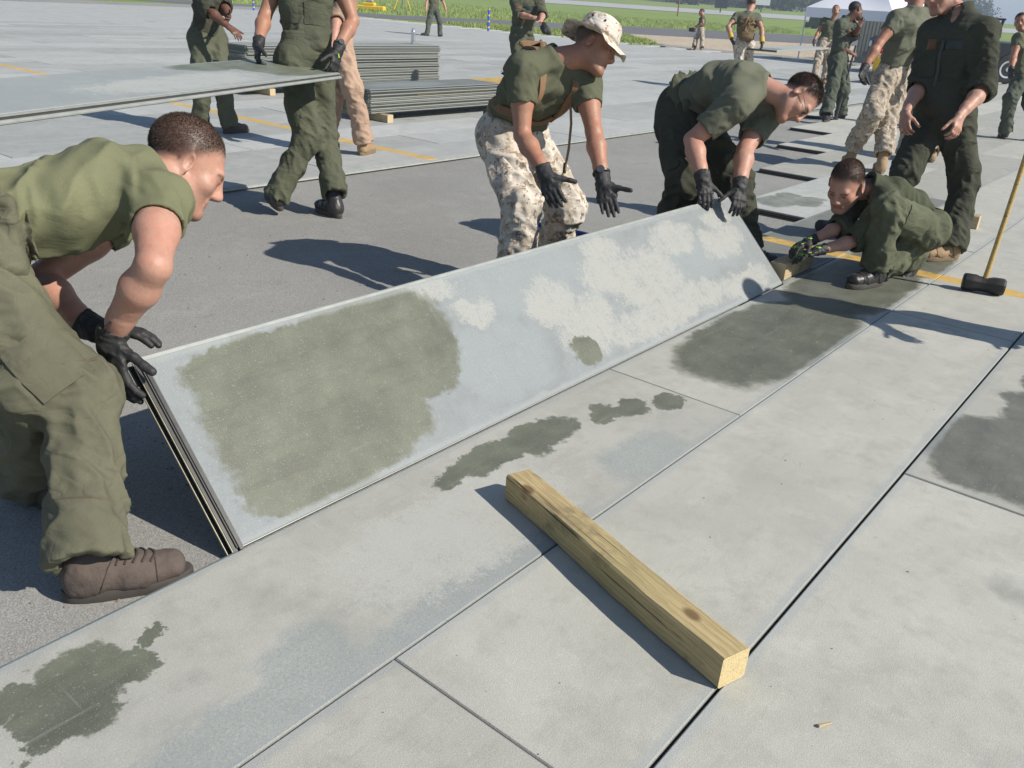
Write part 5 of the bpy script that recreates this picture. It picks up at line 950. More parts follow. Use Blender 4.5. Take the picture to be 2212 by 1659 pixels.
# ------------------------------------------------------------------ timber, tools, stack dunnage
def wood(name, col, green=.3):
    m = N(name); p = m.coord(); x, y, z = m.sep(p); q = m.mapping(p, (1, 9, 9)); w = m.noise(q, 3.2, 4, .6); ring = m.math('FRACT', m.math('MULTIPLY', m.math('ADD', m.math('MULTIPLY', y, 2.1), m.math('ADD', m.math('MULTIPLY', z, 3.2), m.math('MULTIPLY', w, .16))), 26))
    c = m.mix(m.rng(ring, .1, .9, 0, .6, True), tuple(v*1.15 for v in col), tuple(v*.68 for v in col)); c = m.mix(m.rng(m.noise(p, 3, 4), .35, .7, 0, green), c, (.21, .20, .085)); c = m.mix(m.rng(m.noise(m.mapping(p, (2, 30, 30)), 4, 4, .7), .55, .8, 0, .55), c, tuple(v*.45 for v in col))
    c = m.mix(m.rng(m.noise(p, 7, 5, .75), .55, .7, 0, .5), c, (.10, .085, .055)); c = m.mix(m.math('MULTIPLY', m.rng(m.noise(m.mapping(p, (1.2, 70, 70)), 1.5, 2, .5), .63, .66), .8), c, (.07, .05, .03)); kn = m.voro(m.mapping(p, (5, 9, 9), (.13, .2, .3)), 1.0); c = m.mix(m.rng(kn, .09, .17, .8, 0), c, (.13, .07, .03))
    nb = m.bump(ring, .15, .003); return m.done(c, .8, m.bump(m.noise(m.mapping(p, (3, 60, 60)), 4, 3), .5, .004, nb), 0, .25)
M_WOOD = wood('treated_timber', (.47, .36, .19), .45); M_WOOD2 = wood('pale_timber', (.45, .36, .22), .1); 
def endgrain(name, col):
    m = N(name); p = m.coord(); x, y, z = m.sep(p); w = m.noise(p, 26, 3); d = m.math('SQRT', m.math('ADD', m.math('POWER', m.math('SUBTRACT', y, .12), 2), m.math('POWER', m.math('ADD', z, .03), 2)))
    rg = m.math('FRACT', m.math('ADD', m.math('MULTIPLY', d, 150), m.math('MULTIPLY', w, 1.2))); c = m.mix(m.rng(rg, .2, .95, 0, .6, True), tuple(v*1.1 for v in col), tuple(v*.6 for v in col)); c = m.mix(m.rng(m.noise(p, 60, 4, .7), .55, .75, 0, .7), c, tuple(v*.5 for v in col))
    return m.done(c, .92, m.bump(m.noise(p, 160, 3), .8, .003), 0, .2)
M_ENDG = endgrain('end_grain', (.60, .48, .26)); M_ENDG2 = endgrain('end_grain_pale', (.55, .43, .26))
def beam(label, a, b, w=.089, mat=M_WOOD, emat=M_ENDG, z=0, name='timber_beam', warp=.004):
    """a, b: ground points of the left bottom edge; the beam lies to the left-hand normal of a->b"""
    a = Vector((*a, z)); b = Vector((*b, z)); x = (b-a).normalized(); y = Vector((-x.y, x.x, 0)); L = (b-a).length
    t = empty(name, a); t.matrix_world = frame(x, y, Vector((0, 0, 1)), a); tag(t, label, 'wood'); rnd = random.Random(label); n = 14; c = .006; v = []; f = []
    pr = [(c, 0), (w-c, 0), (w, c), (w, w-c), (w-c, w), (c, w), (0, w-c), (0, c)]
    for i in range(n+1):
        u = i/n*L; dy = warp*math.sin(i*.5)
        v += [(u, p+dy+rnd.uniform(-.0012, .0012), q+(rnd.uniform(-.0012, .0012) if q > .01 else 0)+.0005) for p, q in pr]
    for i in range(n): f += [(i*8+k, (i+1)*8+k, (i+1)*8+(k+1) % 8, i*8+(k+1) % 8) for k in range(8)]
    mb = MB(); mb.add(v, [tuple(reversed(q)) for q in f]); mb.build('timber', mat, t, True, ang=35)
    for i, sg in ((0, -1), (n, 1)):
        mb = MB(); e = [Vector(v[i*8+k])+Vector((sg*.0006, 0, 0)) for k in range(8)]; mb.add(e+[Vector((i/n*L-sg*.006, w/2, w/2))], [tuple(range(8)) if sg < 0 else tuple(range(7, -1, -1))]); mb.build('end_face', emat, t)
    return t
beam('square timber beam lying across the panels in the foreground', (.352, .712), (1.222, .432))
beam('short wood block under the gloves of the squatting man', (-.02, 3.70), (-.02, 4.14), .10, M_WOOD2, M_ENDG2)
beam('wood block lying behind the tan boot of the standing man', (-.42, 6.22), (.44, 6.28), .10, M_WOOD2, M_ENDG2)
beam('wood bearer under the near end of the low stack', (-6.70, 6.02), (-5.86, 6.0), .088, M_WOOD2, M_ENDG2, 0); beam('wood bearer under the far end of the low stack', (-6.70, 9.1), (-5.86, 9.1), .088, M_WOOD2, M_ENDG2)
beam('wood bearer under the near end of the tall stack', (-9.3, 6.3), (-8.5, 6.3), .088, M_WOOD2, M_ENDG2); beam('wood bearer under the far end of the tall stack', (-9.3, 9.3), (-8.5, 9.3), .088, M_WOOD2, M_ENDG2)
M_IRON = simple('forged_iron', (.028, .026, .025), .55, .35, .3, 20, .5); M_HICK = wood('hickory', (.50, .35, .13), 0); M_SDARK = simple('dark_steel', (.10, .10, .10), .45, .2, .6)
def sledge(label, head, axis, handle, L=.86, hl=.20, hr=.052, mat=M_IRON):
    """head centre, head axis, handle direction"""
    t = empty('sledgehammer', head); tag(t, label, 'hammer'); x = Vector(axis).normalized(); z = Vector(handle); z = (z-x*z.dot(x)).normalized(); y = z.cross(x); n = 8; v = []; f = []; st = [(-.5, .78), (-.47, .96), (-.40, 1), (-.20, .98), (-.12, .86), (.12, .86), (.20, .98), (.40, 1), (.47, .96), (.5, .78)]
    for a, s_ in st:
        for k in range(n): an = math.pi*(2*k+1)/n; v.append(x*a*hl+(y*math.cos(an)+z*math.sin(an))*hr*s_)
    for i in range(len(st)-1): f += [(i*n+k, (i+1)*n+k, (i+1)*n+(k+1) % n, i*n+(k+1) % n) for k in range(n)]
    f += [tuple(range(n-1, -1, -1)), tuple((len(st)-1)*n+k for k in range(n))]; mb = MB(); mb.add(v, [tuple(reversed(q)) for q in f]); mb.build('hammer_head', mat, t, True, bevel=.003, ang=30)
    h = Vector(handle).normalized(); mb = MB(); mb.tube([h*(hr*.7), h*.10, h*.3, h*.6, h*L], [.019, .0175, .0165, .0165, .019], 12, True, .82); mb.build('handle', M_HICK, t, True)
sledge('sledgehammer standing on its black head, pale wooden handle upright', (.885, 4.455, .052), (.80, .22, 0), (.02, .05, 1), hl=.225)
sledge('dark hammer lying on the mats behind the squatting man\'s hands', (-.33, 5.18, .045), (.5, .9, 0), (.88, -.42, .05), L=.55, hl=.16, hr=.045)
def rod(name, a, b, r, mat, label, z=-.041+.0):
    mb = MB(); mb.tube([(a[0], a[1], z+r), (b[0], b[1], z+r)], r, 10); return tag(mb.build(name, mat, None, True), label, 'rod')
rod('pipe', (-2.05, 3.66), (-1.30, 3.76), .014, simple('blue_paint', (.02, .06, .30), .4), 'blue pipe lying on the asphalt behind the crouching man'); rod('steel_rod', (-2.17, 3.72), (-1.5, 3.80), .006, M_SDARK, 'thin steel rod with its end furthest left beside the blue pipe'); rod('steel_rod', (-2.06, 3.70), (-1.42, 3.775), .006, M_SDARK, 'thin steel rod lying right against the blue pipe')
# steel bar held by the man in sage coveralls
Wb = V3(POSE['p8']['wrR'])+V3(POSE['p8']['hR'][0])*.075; mb = MB(); mb.tube([tuple(Wb+V3(-.01, 0, .12)), (Wb[0]-.04, Wb[1]-.12, .012)], .017, 8); br_ = mb.build('steel_bar', M_SDARK, None, True); tag(br_, 'upright steel bar held by the man in sage coveralls', 'bar')
mb = MB(); mb.tube([(Wb[0]-.04, Wb[1]-.12, .004), (Wb[0]-.04, Wb[1]-.12, .03)], .04, 10); mb.build('bar_foot', M_SDARK, br_, True)
mb = MB(); mb.lathe([(.030, 0), (.036, .004), (.037, .05), (.036, .09), (.032, .13), (.035, .165), (.033, .19), (.026, .205), (.026, .225), (.02, .232)], 20); bo = mb.build('steel_bottle', simple('brushed_steel', (.66, .66, .70), .28, .08, .95), None, True); bo.location = (-8.93, 9.42, .09+.0385*14+.001); tag(bo, 'shiny steel drinking bottle standing on the tall stack', 'bottle')
# scraps
for i, (x, y, z, r, L, lb) in enumerate(((-1.66, 2.22, -.039, .35, .13, 'pale wood splinter lying on the bare asphalt'), (1.452, .502, .002, 1.0, .035, 'yellow wood splinter on the panel in the bottom right corner'))):
    mb = MB(); mb.add([(-L/2, -.004, 0), (L/2, -.002, 0), (L/2, .003, .002), (-L/2, .005, .002), (-L/2, -.003, .006), (L/2, -.001, .004)], [(0, 1, 5, 4), (3, 4, 5, 2), (0, 4, 3), (1, 2, 5), (0, 3, 2, 1)]); o = mb.build('wood_splinter', M_WOOD2); o.location = (x, y, z); o.rotation_euler = (0, 0, r); tag(o, lb, 'splinter')
# gloves held by the man behind the stacks
hv = V3(POSE['p12']['wrL'])+V3(POSE['p12']['hL'][0])*.10; v = Vol([hv-.13, hv+.13], .05, .012); v.rc(hv, hv+V3(.09, -.03, -.07), .035, .05, .03); v.rc(hv+V3(.05, -.02, -.03), hv+V3(.13, -.01, -.10), .035, .03, .02); v.folds([(hv, hv+V3(.1, -.03, -.1), .05, 40, .01, .01, 3)], .03); a, b = v.mesh(); o = mesh_np('glove_pair', smooth_v(a, b, 1)-hv, b, M_GLOVE); o.location = hv; tag(o, 'black gloves in the hands of the man behind the stacks', 'gloves')
hv = V3(POSE['p11']['wrR'])+V3(POSE['p11']['hR'][0])*.12; mb = MB(); mb.box((-.12, -.07, -.12), (.10, .07, .02), bev=.02); o = mb.build('bundle', M_GLOVE, None, True); o.location = hv; tag(o, 'dark bundle held by the man walking on gravel', 'bundle')

# ------------------------------------------------------------------ far field: canopy, cooler, vehicle, markers, trees, buildings
M_WHITE = simple('canopy_white', (.80, .80, .84), .7, .05); M_POLE = simple('canopy_pole', (.55, .58, .62), .4, .1, .3); M_YEL = simple('yellow_plastic', (.80, .50, .02), .45); M_RED = simple('red_plastic', (.55, .03, .03), .4); M_BLUE = simple('blue_plastic', (.02, .12, .55), .5); M_GRN = simple('green_box', (.045, .065, .04), .6, .2); M_GREY = simple('grey_cabinet', (.30, .30, .29), .6, .15); M_TYRE = simple('tyre', (.02, .02, .02), .85); M_RIM = simple('rim', (.55, .57, .60), .35, .1, .6); M_NAVY = simple('navy_paint', (.010, .012, .022), .4); M_GLS = simple('dark_glass', (.06, .08, .10), .08)
def canopy():
    t = empty('canopy_tent', (-8.75, 30.6, -.041)); tag(t, 'white pop-up canopy tent beside the grass', 'tent'); L = 1.55; ez = 1.74; pk = 2.8; h = Matrix.Rotation(math.radians(-12), 4, 'Z'); cs = [h @ Vector((sx*L, sy*L, ez)) for sx, sy in ((-1, -1), (1, -1), (1, 1), (-1, 1))]
    n = 10; 
    mb = MB(); v = []; f = []
    for e in range(4):
        a, b = cs[e], cs[(e+1) % 4]; o = len(v)
        for i in range(n+1):
            for j in range(n+1):
                s_ = j/n; p = a.lerp(b, i/n); q = p.lerp(Vector((0, 0, pk)), s_); v.append(q-Vector((0, 0, .10*math.sin(math.pi*s_)*math.sin(math.pi*min(1, i/n)))))
        f += [(o+i*(n+1)+j, o+(i+1)*(n+1)+j, o+(i+1)*(n+1)+j+1, o+i*(n+1)+j+1) for i in range(n) for j in range(n)]
    mb.add(v, f); r = mb.build('roof', M_WHITE, t, True, ang=35)
    for e in range(4):
        a, b = cs[e], cs[(e+1) % 4]; mb = MB(); v = []
        for i in range(n+1): p = a.lerp(b, i/n); o = Vector((p.x, p.y, 0)).normalized()*.012; v += [p+o, p+o-Vector((0, 0, .30)), p, p-Vector((0, 0, .30))]
        mb.add(v, [q for i in range(n) for q in ((i*4, i*4+1, i*4+5, i*4+4), (i*4+2, i*4+6, i*4+7, i*4+3), (i*4+1, i*4+3, i*4+7, i*4+5))]); mb.build('valance', M_WHITE, r)
    for c in cs:
        mb = MB(); mb.tube([(c.x*.99, c.y*.99, ez), (c.x*.99, c.y*.99, 0)], .022, 6); mb.box((c.x*.99-.05, c.y*.99-.05, 0), (c.x*.99+.05, c.y*.99+.05, .01)); mb.build('leg', M_POLE, t)
canopy()
def stackbox(x, y, n, rz): 
    stack(x, y, n, .09, 'the small stack under the yellow cooler', 'panels in the small stack', ln=1.83)
stackbox(-5.75, 21.7, 5, 0)
beam('wood bearer under the small stack', (-5.9, 22.2), (-5.0, 22.2), .088, M_WOOD2, M_ENDG2)
t = empty('water_cooler', (-5.45, 21.95, .09+.0385*5)); tag(t, 'yellow drinks cooler with red lid on the small stack', 'cooler')
mb = MB(); mb.lathe([(.15, 0), (.165, .01), (.18, .40), (.185, .42), (.17, .425)], 20); mb.build('tank', M_YEL, t, True); mb = MB(); mb.lathe([(.188, .425), (.19, .46), (.17, .49), (.10, .50), (.09, .515)], 20); mb.build('lid', M_RED, t, True); mb = MB(); mb.tube([(.10, -.175, .33), (.10, -.20, .35), (.10, -.20, .40), (-.02, -.21, .40), (-.02, -.21, .35), (-.02, -.19, .33)], .012, 6); mb.build('handle', M_WHITE, t, True); mb = MB(); mb.tube([(0, -.165, .05), (0, -.21, .05), (0, -.21, .02)], .014, 6); mb.build('tap', M_WHITE, t)
def pickup():
    t = empty('pickup_truck', (-5.53, 28.27, -.041), math.radians(38)); tag(t, 'dark navy open-backed truck parked beyond the mats', 'truck'); W = 1.8
    mb = MB(); pr = [(-2.1, .45), (-2.1, .95), (-1.95, 1.05), (-.6, 1.1), (2.05, 1.12), (2.15, 1.0), (2.15, .45), (1.75, .45), (1.68, .72), (1.4, .86), (1.12, .72), (1.05, .45), (-.95, .45), (-1.02, .72), (-1.3, .86), (-1.58, .72), (-1.65, .45)]
    n = len(pr); v = [(a, -W/2, b) for a, b in pr]+[(a, W/2, b) for a, b in pr]; f = [(i, (i+1) % n, n+(i+1) % n, n+i) for i in range(n)]+[tuple(range(n-1, -1, -1)), tuple(range(n, 2*n))]; mb.add(v, f); mb.build('body', M_NAVY, t, bevel=.02)
    for sy in (-1, 1):
        for x0, x1 in ((-.62, -.20), (.85, 1.0), (.15, .22)): mb = MB(); mb.tube([(x0, sy*.82, 1.1), (x1, sy*.72, 1.72)], .04, 6); mb.build('roof_pillar', M_NAVY, t)
        mb = MB(); mb.add([(-.52, sy*.80, 1.14), (.14, sy*.80, 1.14), (.17, sy*.73, 1.66), (-.18, sy*.73, 1.66), (-.52, sy*.79, 1.14), (.14, sy*.79, 1.14), (.17, sy*.72, 1.66), (-.18, sy*.72, 1.66)], [(0, 1, 2, 3), (7, 6, 5, 4), (0, 4, 5, 1), (1, 5, 6, 2), (2, 6, 7, 3), (3, 7, 4, 0)]); mb.build('side_window', M_GLS, t)
        for x in (-1.3, 1.4):
            mb = MB(); M_ = Matrix.Translation((x, sy*(W/2-.10), .40)) @ Matrix.Rotation(math.pi/2, 4, 'X'); mb.lathe([(.20, -.11), (.36, -.11), (.40, -.07), (.40, .07), (.36, .11), (.20, .11)], 28, M_); w = mb.build('wheel', M_TYRE, t, True); mb = MB(); mb.lathe([(.24, -.118), (.24, -.10), (.24, .10), (.24, .118), (.20, .112), (.08, .09), (.05, .122)], 20, M_); mb.build('rim', M_RIM, w, True)
    mb = MB(); mb.box((-.24, -.76, 1.68), (1.05, .76, 1.74), bev=.02); mb.build('roof', M_NAVY, t); mb = MB(); mb.add([(-.64, -.76, 1.13), (-.64, .76, 1.13), (-.24, .70, 1.67), (-.24, -.70, 1.67), (-.62, -.76, 1.13), (-.62, .76, 1.13), (-.22, .70, 1.67), (-.22, -.70, 1.67)], [(3, 2, 1, 0), (4, 5, 6, 7), (0, 1, 5, 4), (1, 2, 6, 5), (2, 3, 7, 6), (3, 0, 4, 7)]); mb.build('windscreen', M_GLS, t)
    for sy in (-.6, .6): mb = MB(); mb.tube([(-2.12, sy, .82), (-2.15, sy, .82)], .09, 14); mb.build('headlight', M_WHITE, t, True)
    mb = MB(); mb.box((-2.22, -.9, .42), (-2.10, .9, .58), bev=.02); mb.build('bumper', M_SDARK, t)
pickup()
# cabinet with slats behind the canopy, generator in the grass
t = empty('slatted_cabinet', (-9.2, 34.2, -.06), math.radians(-12)); tag(t, 'grey slatted cabinet standing behind the canopy', 'cabinet'); mb = MB(); mb.box((-.9, -.5, 0), (.9, .5, 1.55), bev=.02); mb.build('case', M_GREY, t)
for i in range(12): mb = MB(); mb.box((-.8+i*.14, -.53, .2), (-.72+i*.14, -.50, 1.45)); mb.build('slat', simple('slat', (.42, .40, .34), .6) if i == 0 else bpy.data.materials['slat'], t)
t = empty('generator', (-38.5, 104.0, .0), math.radians(15)); tag(t, 'dark green generator box in the far grass under the canopy edge', 'generator'); mb = MB(); mb.box((-1.5, -.7, .25), (1.5, .7, 1.35), bev=.04); mb.build('case', M_GRN, t, smooth=True); mb = MB(); mb.box((-1.9, -.5, .2), (-1.5, .5, .8), bev=.03); mb.build('engine_end', M_GRN, t)
for x in (-.9, .9): mb = MB(); M_ = Matrix.Translation((x, 0, .25)) @ Matrix.Rotation(math.pi/2, 4, 'X'); mb.lathe([(.1, -.75), (.25, -.75), (.25, .75), (.1, .75)], 16, M_); mb.build('wheel', M_TYRE, t, True)
for x in (.2, .5): mb = MB(); mb.box((x, -.715, .75), (x+.15, -.70, .9)); mb.build('marker_plate', M_WHITE, t)
def marker(x, y, label):
    t = empty('edge_marker', (x, y, terr(x, y))); tag(t, label, 'marker post', 'blue and yellow marker posts'); mb = MB(); mb.tube([(0, 0, 0), (0, 0, .98)], .05, 10); mb.build('post', M_BLUE, t, True)
    for k in range(4): mb = MB(); mb.tube([(0, 0, .18+.24*k), (0, 0, .24+.24*k)], .053, 10); mb.build('yellow_band', M_YEL, t, True)
marker(-24.5, 29.25, 'blue marker post with yellow bands at the mat edge'); marker(-38.5, 27.2, 'blue marker post at the top left, beside the standing man')
t = empty('survey_tripod', (-50.4, 49.0, -.06)); tag(t, 'yellow survey tripod standing in the grass', 'tripod')
for k in range(3): a = 2.1*k+.3; mb = MB(); mb.tube([(.12*math.cos(a), .12*math.sin(a), 1.5), (.75*math.cos(a), .75*math.sin(a), 0)], .035, 6); mb.build('leg', M_YEL, t)
mb = MB(); mb.tube([(0, 0, 0), (0, 0, 1.5)], .03, 6); mb.tube([(0, 0, 1.48), (0, 0, 1.54)], .16, 10); mb.build('head', M_GREY, t)
t = empty('equipment_case', (-48.1, 43.6, -.06), .5); tag(t, 'yellow equipment case lying on the grass', 'case'); mb = MB(); mb.box((-1.1, -.35, 0), (1.1, .35, .30), bev=.05); mb.build('base', M_YEL, t); mb = MB(); mb.box((-.4, -.3, .30), (.4, .3, .50), bev=.05); mb.build('lid', M_YEL, t); mb = MB(); mb.box((-.2, -.2, .50), (.25, .2, .70), bev=.06); mb.build('instrument', M_GREY, t)
for x, y, w, h, lb, mt in ((-76, 152, 2.2, 2.6, 'small black signboard at the runway edge', M_BLK), (-82, 182, 3.2, 4.6, 'white panel of the far marker truck by the trees', M_WHITE)):
    z = terr(x, y); t = empty('signboard', (x, y, z), .5); tag(t, lb, 'sign'); mb = MB(); mb.box((-w/2, -.1, h*.3), (w/2, .1, h)); mb.build('board', mt, t); mb = MB(); mb.box((-.1, -.08, 0), (.1, .08, h*.31)); mb.build('post', M_BLK, t)
mb = MB(); mb.tube([(-62, 112, terr(-62, 112)), (-62, 112, 6)], .09, 6); tag(mb.build('range_pole', simple('rust', (.22, .10, .05), .8)), 'thin rust coloured pole standing in the field', 'pole')
# buildings behind the trees
M_BRICK = simple('brick_wall', (.42, .20, .13), .85, .15, 0, .8); M_WALLP = simple('pale_wall', (.62, .60, .56), .85, .1, 0, .5); M_ROOFD = simple('roof_grey', (.22, .22, .22), .8); M_PANE = simple('window_pane', (.10, .13, .16), .15)
def block(x, y, L, D, Hh, rz, wall, label, floors, nw):
    z = terr(x, y); t = empty('building', (x, y, z), rz); tag(t, label, 'building'); mb = MB(); mb.box((-L/2, -D/2, 0), (L/2, D/2, Hh)); mb.build('wall', wall, t); mb = MB(); mb.box((-L/2-.4, -D/2-.4, Hh), (L/2+.4, D/2+.4, Hh+.5)); mb.build('roof', M_ROOFD, t)
    for k in range(floors):
        for i in range(nw):
            cx_ = -L/2+L*(i+.5)/nw; cz_ = Hh*(k+.3)/floors; w = L/nw*.55; h = Hh/floors*.5; mb = MB(); mb.box((cx_-w/2, -D/2-.12, cz_), (cx_+w/2, -D/2-.02, cz_+h)); fo = mb.build('window', M_WALLP, t); mb = MB(); mb.box((cx_-w*.42, -D/2-.18, cz_+h*.1), (cx_+w*.42, -D/2-.13, cz_+h*.9)); mb.build('pane', M_PANE, fo)
block(-168, 335, 42, 14, 9, .45, M_BRICK, 'brick building with white window rows behind the trees', 3, 10); block(-196, 322, 16, 12, 8.5, .45, M_BRICK, 'small brick building left of the long one', 2, 4); block(-148, 352, 20, 12, 8, .4, M_WALLP, 'pale building furthest right behind the trees', 3, 5)
def leafm(name, col):
    m = N(name); c = m.mix(m.rng(m.noise(m.coord(), 1.2, 4, .7), .35, .7), tuple(x*.55 for x in col), tuple(x*1.35 for x in col)); return m.done(c, .8, None, 0, .2)
LEAF = [leafm('leaf_a', (.055, .085, .030)), leafm('leaf_b', (.045, .068, .032)), leafm('leaf_c', (.075, .10, .04))]; M_BARK = simple('bark', (.11, .085, .065), .9, .3)
def tree_src(seed, h, w, bush, mat):
    r = np.random.default_rng(seed); tr = MB()
    tr.tube([(0, 0, 0), (.05*h*r.normal()*.3, .02*h, h*.3), (0, 0, h*.75)], [h*.028, h*.02, h*.006], 7)
    for k in range(5): a = r.uniform(0, 6.28); z0 = h*r.uniform(.25, .55); tr.tube([(0, 0, z0), (math.cos(a)*w*.3, math.sin(a)*w*.3, z0+h*.18)], [h*.012, h*.004], 5)
    nl = 9; ce = np.stack([r.normal(0, w*.24, nl), r.normal(0, w*.24, nl), r.uniform(h*(.12 if bush else .38), h*.88, nl)], 1); rad = r.uniform(.16, .30, nl)*w*(1.15 if bush else 1); nq = 620; li = r.integers(0, nl, nq); d = r.normal(size=(nq, 3)); d /= np.linalg.norm(d, axis=1)[:, None]; p = ce[li]+d*(rad[li]*r.uniform(.35, 1.1, nq)**.6)[:, None]; p[:, 2] = np.maximum(p[:, 2], .1)
    a = r.normal(size=(nq, 3)); a /= np.linalg.norm(a, axis=1)[:, None]; b = np.cross(a, r.normal(size=(nq, 3))); b /= np.linalg.norm(b, axis=1)[:, None]; s_ = (w*r.uniform(.035, .085, nq))[:, None]; v = np.concatenate([p-a*s_, p+b*s_*.6, p+a*s_, p-b*s_*.6]); f = np.stack([np.arange(nq)+nq*k for k in range(4)], 1); return tr, v, f
SRC = []
for i, (h, w, bush) in enumerate(((9, 8, False), (11, 8.5, False), (7.5, 8, False), (3.6, 6, True), (2.6, 5, True))):
    tr, v, f = tree_src(100+i, h, w, bush, None); o1 = tr.build('trunk', M_BARK); o2 = mesh_np('crown', v, f, LEAF[i % 3], None, False); SRC.append((o1.data, o2.data)); bpy.data.objects.remove(o1); bpy.data.objects.remove(o2)
def onum(i):
    a = ['first', 'second', 'third', 'fourth', 'fifth', 'sixth', 'seventh', 'eighth', 'ninth', 'tenth', 'eleventh', 'twelfth', 'thirteenth', 'fourteenth', 'fifteenth', 'sixteenth', 'seventeenth', 'eighteenth', 'nineteenth']
    if i < 19: return a[i]
    t = {2: 'twenty', 3: 'thirty'}[(i+1)//10]; return (t+'-'+a[(i+1) % 10-1]) if (i+1) % 10 else t[:-1]+'ieth'
rt3 = random.Random(4); pos = ['far left', 'left', 'middle', 'right', 'far right']
def plant(x, y, k, sc_, label, group):
    t = empty('tree' if k < 3 else 'bush', (x, y, terr(x, y)), rt3.uniform(0, 6)); t.scale = (sc_,)*3; tag(t, label, 'tree' if k < 3 else 'bush', group)
    for nm, me in zip(('trunk', 'crown'), SRC[k]): link(bpy.data.objects.new(nm, me), t)
for i in range(34):
    u = i/33+rt3.uniform(-.01, .01); D = rt3.uniform(285, 320)*(1 if i % 2 else 1.12); dx, dy = -.56+u*.30, .955+u*.22; plant(CAM_POS[0]+dx*D, CAM_POS[1]+dy*D, i % 3, rt3.uniform(.8, 1.25), '%s of the horizon trees, counted from the left' % onum(i), 'trees along the horizon')
for i in range(26):
    u = i/25+rt3.uniform(-.015, .015); D = rt3.uniform(215, 262); dx, dy = -.552+u*.28, .957+u*.2; plant(CAM_POS[0]+dx*D, CAM_POS[1]+dy*D, 3+i % 2, rt3.uniform(.8, 1.3), '%s low bush from the left in front of the horizon trees' % onum(i), 'bushes along the horizon')
# hills far behind
hb = MB(); v = []; f = []; n = 90
for i in range(n+1):
    a = math.radians(-75+150*i/n); R0 = 2600; z = 15+6*math.sin(i*.31)+4*math.sin(i*.83+1)+2*math.sin(i*1.9)
    for r_, zz in ((R0, 0), (R0+250, z*.6), (R0+600, z), (R0+1200, 0)): v.append((r_*math.sin(a), r_*math.cos(a), zz))
for i in range(n): f += [(i*4+k, i*4+4+k, i*4+5+k, i*4+1+k) for k in range(3)]
hb.add(v, f); tag(hb.build('hills', simple('hill_wood', (.06, .08, .05), .95, .3, 0, .01), smooth=True), kind='structure')
# rough grass along the mat edge and the taxiway
def inpoly(x, y, poly):
    c = np.zeros(len(x), bool); n = len(poly)
    for i in range(n):
        (x0, y0), (x1, y1) = poly[i], poly[i-1]; m_ = (y0 > y) != (y1 > y); c ^= m_ & (x < (x1-x0)*(y-y0)/(y1-y0+1e-9)+x0)
    return c
zones = [([(-27, 31.3), (-16.8, 30.0), (-18.6, 33.6), (-25, 41.0), (-29.4, 38.6), (-32.2, 34.6)], 16000, .11), ([(-60, 31), (-40.8, 38.4), (-38.6, 46.5), (-35.3, 56.5), (-32.3, 65), (-28.8, 77), (-40, 95), (-75, 80), (-75, 45)], 26000, .17), ([(-8, 34.4), (-3, 33), (6, 36), (6, 75), (-8, 78), (-13, 62.5), (-4, 60)], 7000, .2)]
gv_ = []
for poly, cnt_, hh in zones:
    pl = np.array(poly); xs = RNG.uniform(pl[:, 0].min(), pl[:, 0].max(), cnt_*2); ys = RNG.uniform(pl[:, 1].min(), pl[:, 1].max(), cnt_*2); ok = inpoly(xs, ys, poly); xs, ys = xs[ok][:cnt_], ys[ok][:cnt_]; k = len(xs); a = RNG.uniform(0, 6.28, k); h_ = hh*RNG.uniform(.5, 1.5, k)*(.6+.8*vnoise(xs*.5, ys*.5, xs*0)); w_ = RNG.uniform(.012, .03, k); z = np.array([terr(p, q) for p, q in zip(xs, ys)])
    ln = RNG.normal(0, .35, (k, 2))*h_[:, None]; A = np.stack([xs-np.cos(a)*w_, ys-np.sin(a)*w_, z], 1); B = np.stack([xs+np.cos(a)*w_, ys+np.sin(a)*w_, z], 1); T = np.stack([xs+ln[:, 0], ys+ln[:, 1], z+h_], 1); gv_.append(np.stack([A, B, T], 1).reshape(-1, 3))
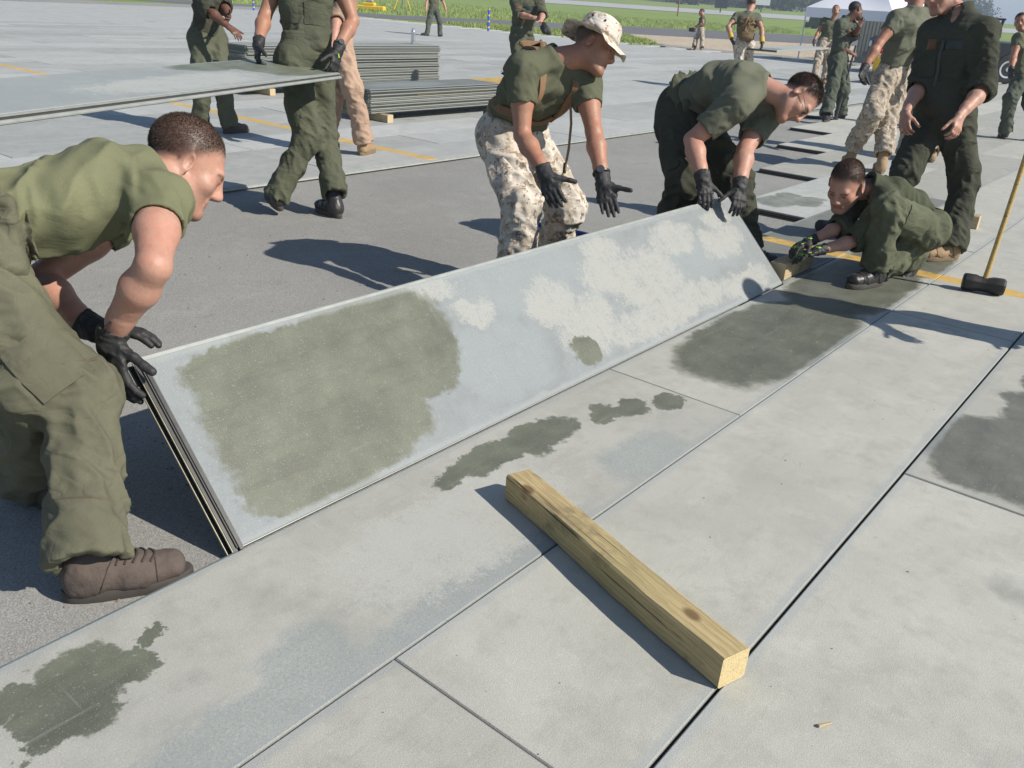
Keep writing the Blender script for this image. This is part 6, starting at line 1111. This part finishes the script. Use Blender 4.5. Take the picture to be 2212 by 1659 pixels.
gv_ = np.concatenate(gv_); mg_ = N('grass_blades'); cg = mg_.mix(mg_.rng(mg_.noise(mg_.pos(), 1.1, 4), .35, .7), (.21, .31, .08), (.37, .38, .15)); tag(mesh_np('grass', gv_, np.arange(len(gv_)).reshape(-1, 3), mg_.done(cg, .9, None, 0, .15), None, False), 'green grass growing beyond the mats and the taxiway', 'grass', kind='stuff')

# loose grit on the bare asphalt and the mats
def grit(n, x0, x1, y0, y1, z, size, seed):
    r = np.random.default_rng(seed); c = np.stack([r.uniform(x0, x1, n), r.uniform(y0, y1, n), np.full(n, z)], 1); s_ = size*r.uniform(.35, 1.2, n)**1.5; T = np.array([[1, 0, -.2], [-.5, .87, -.2], [-.5, -.87, -.2], [.1, 0, .9]]); v = c[:, None]+(T[None]+r.normal(0, .25, (n, 4, 3)))*s_[:, None, None]; v[:, :3, 2] = z-.0005
    return v.reshape(-1, 3), (np.arange(n)[:, None, None]*4+np.array([[0, 1, 3], [1, 2, 3], [2, 0, 3]])[None]).reshape(-1, 3)
vs, fs, o = [], [], 0
for a in ((1600, -3.8, -.05, -1.6, 5, -.041, .0065, 1), (500, -1.2, -.02, -1.5, 1, -.041, .006, 2), (220, 0, 2.4, -1.2, 4.5, .0, .0028, 3)):
    v, f = grit(*a); vs.append(v); fs.append(f+o); o += len(v)
tag(mesh_np('grit', np.concatenate(vs), np.concatenate(fs), simple('grit_stone', (.22, .20, .17), .9, .6, 0, 40), None, False), 'loose grit scattered over the asphalt and mats', 'grit', kind='stuff')
# air between the camera and the far tree line
hm_ = bpy.data.materials.new('haze_air'); hm_.use_nodes = True; hn = hm_.node_tree.nodes; hn.clear(); hvv = hn.new('ShaderNodeVolumePrincipled'); hvv.inputs['Color'].default_value = (.75, .86, 1, 1); hvv.inputs['Density'].default_value = .0013; hvv.inputs['Anisotropy'].default_value = .2
ho_ = hn.new('ShaderNodeOutputMaterial'); hm_.node_tree.links.new(hvv.outputs[0], ho_.inputs['Volume'])
mb = MB(); mb.box((-4200, -400, -2.0), (4200, 4200, 45)); tag(mb.build('haze', hm_), 'thin bluish air over the airfield', 'haze', kind='stuff')
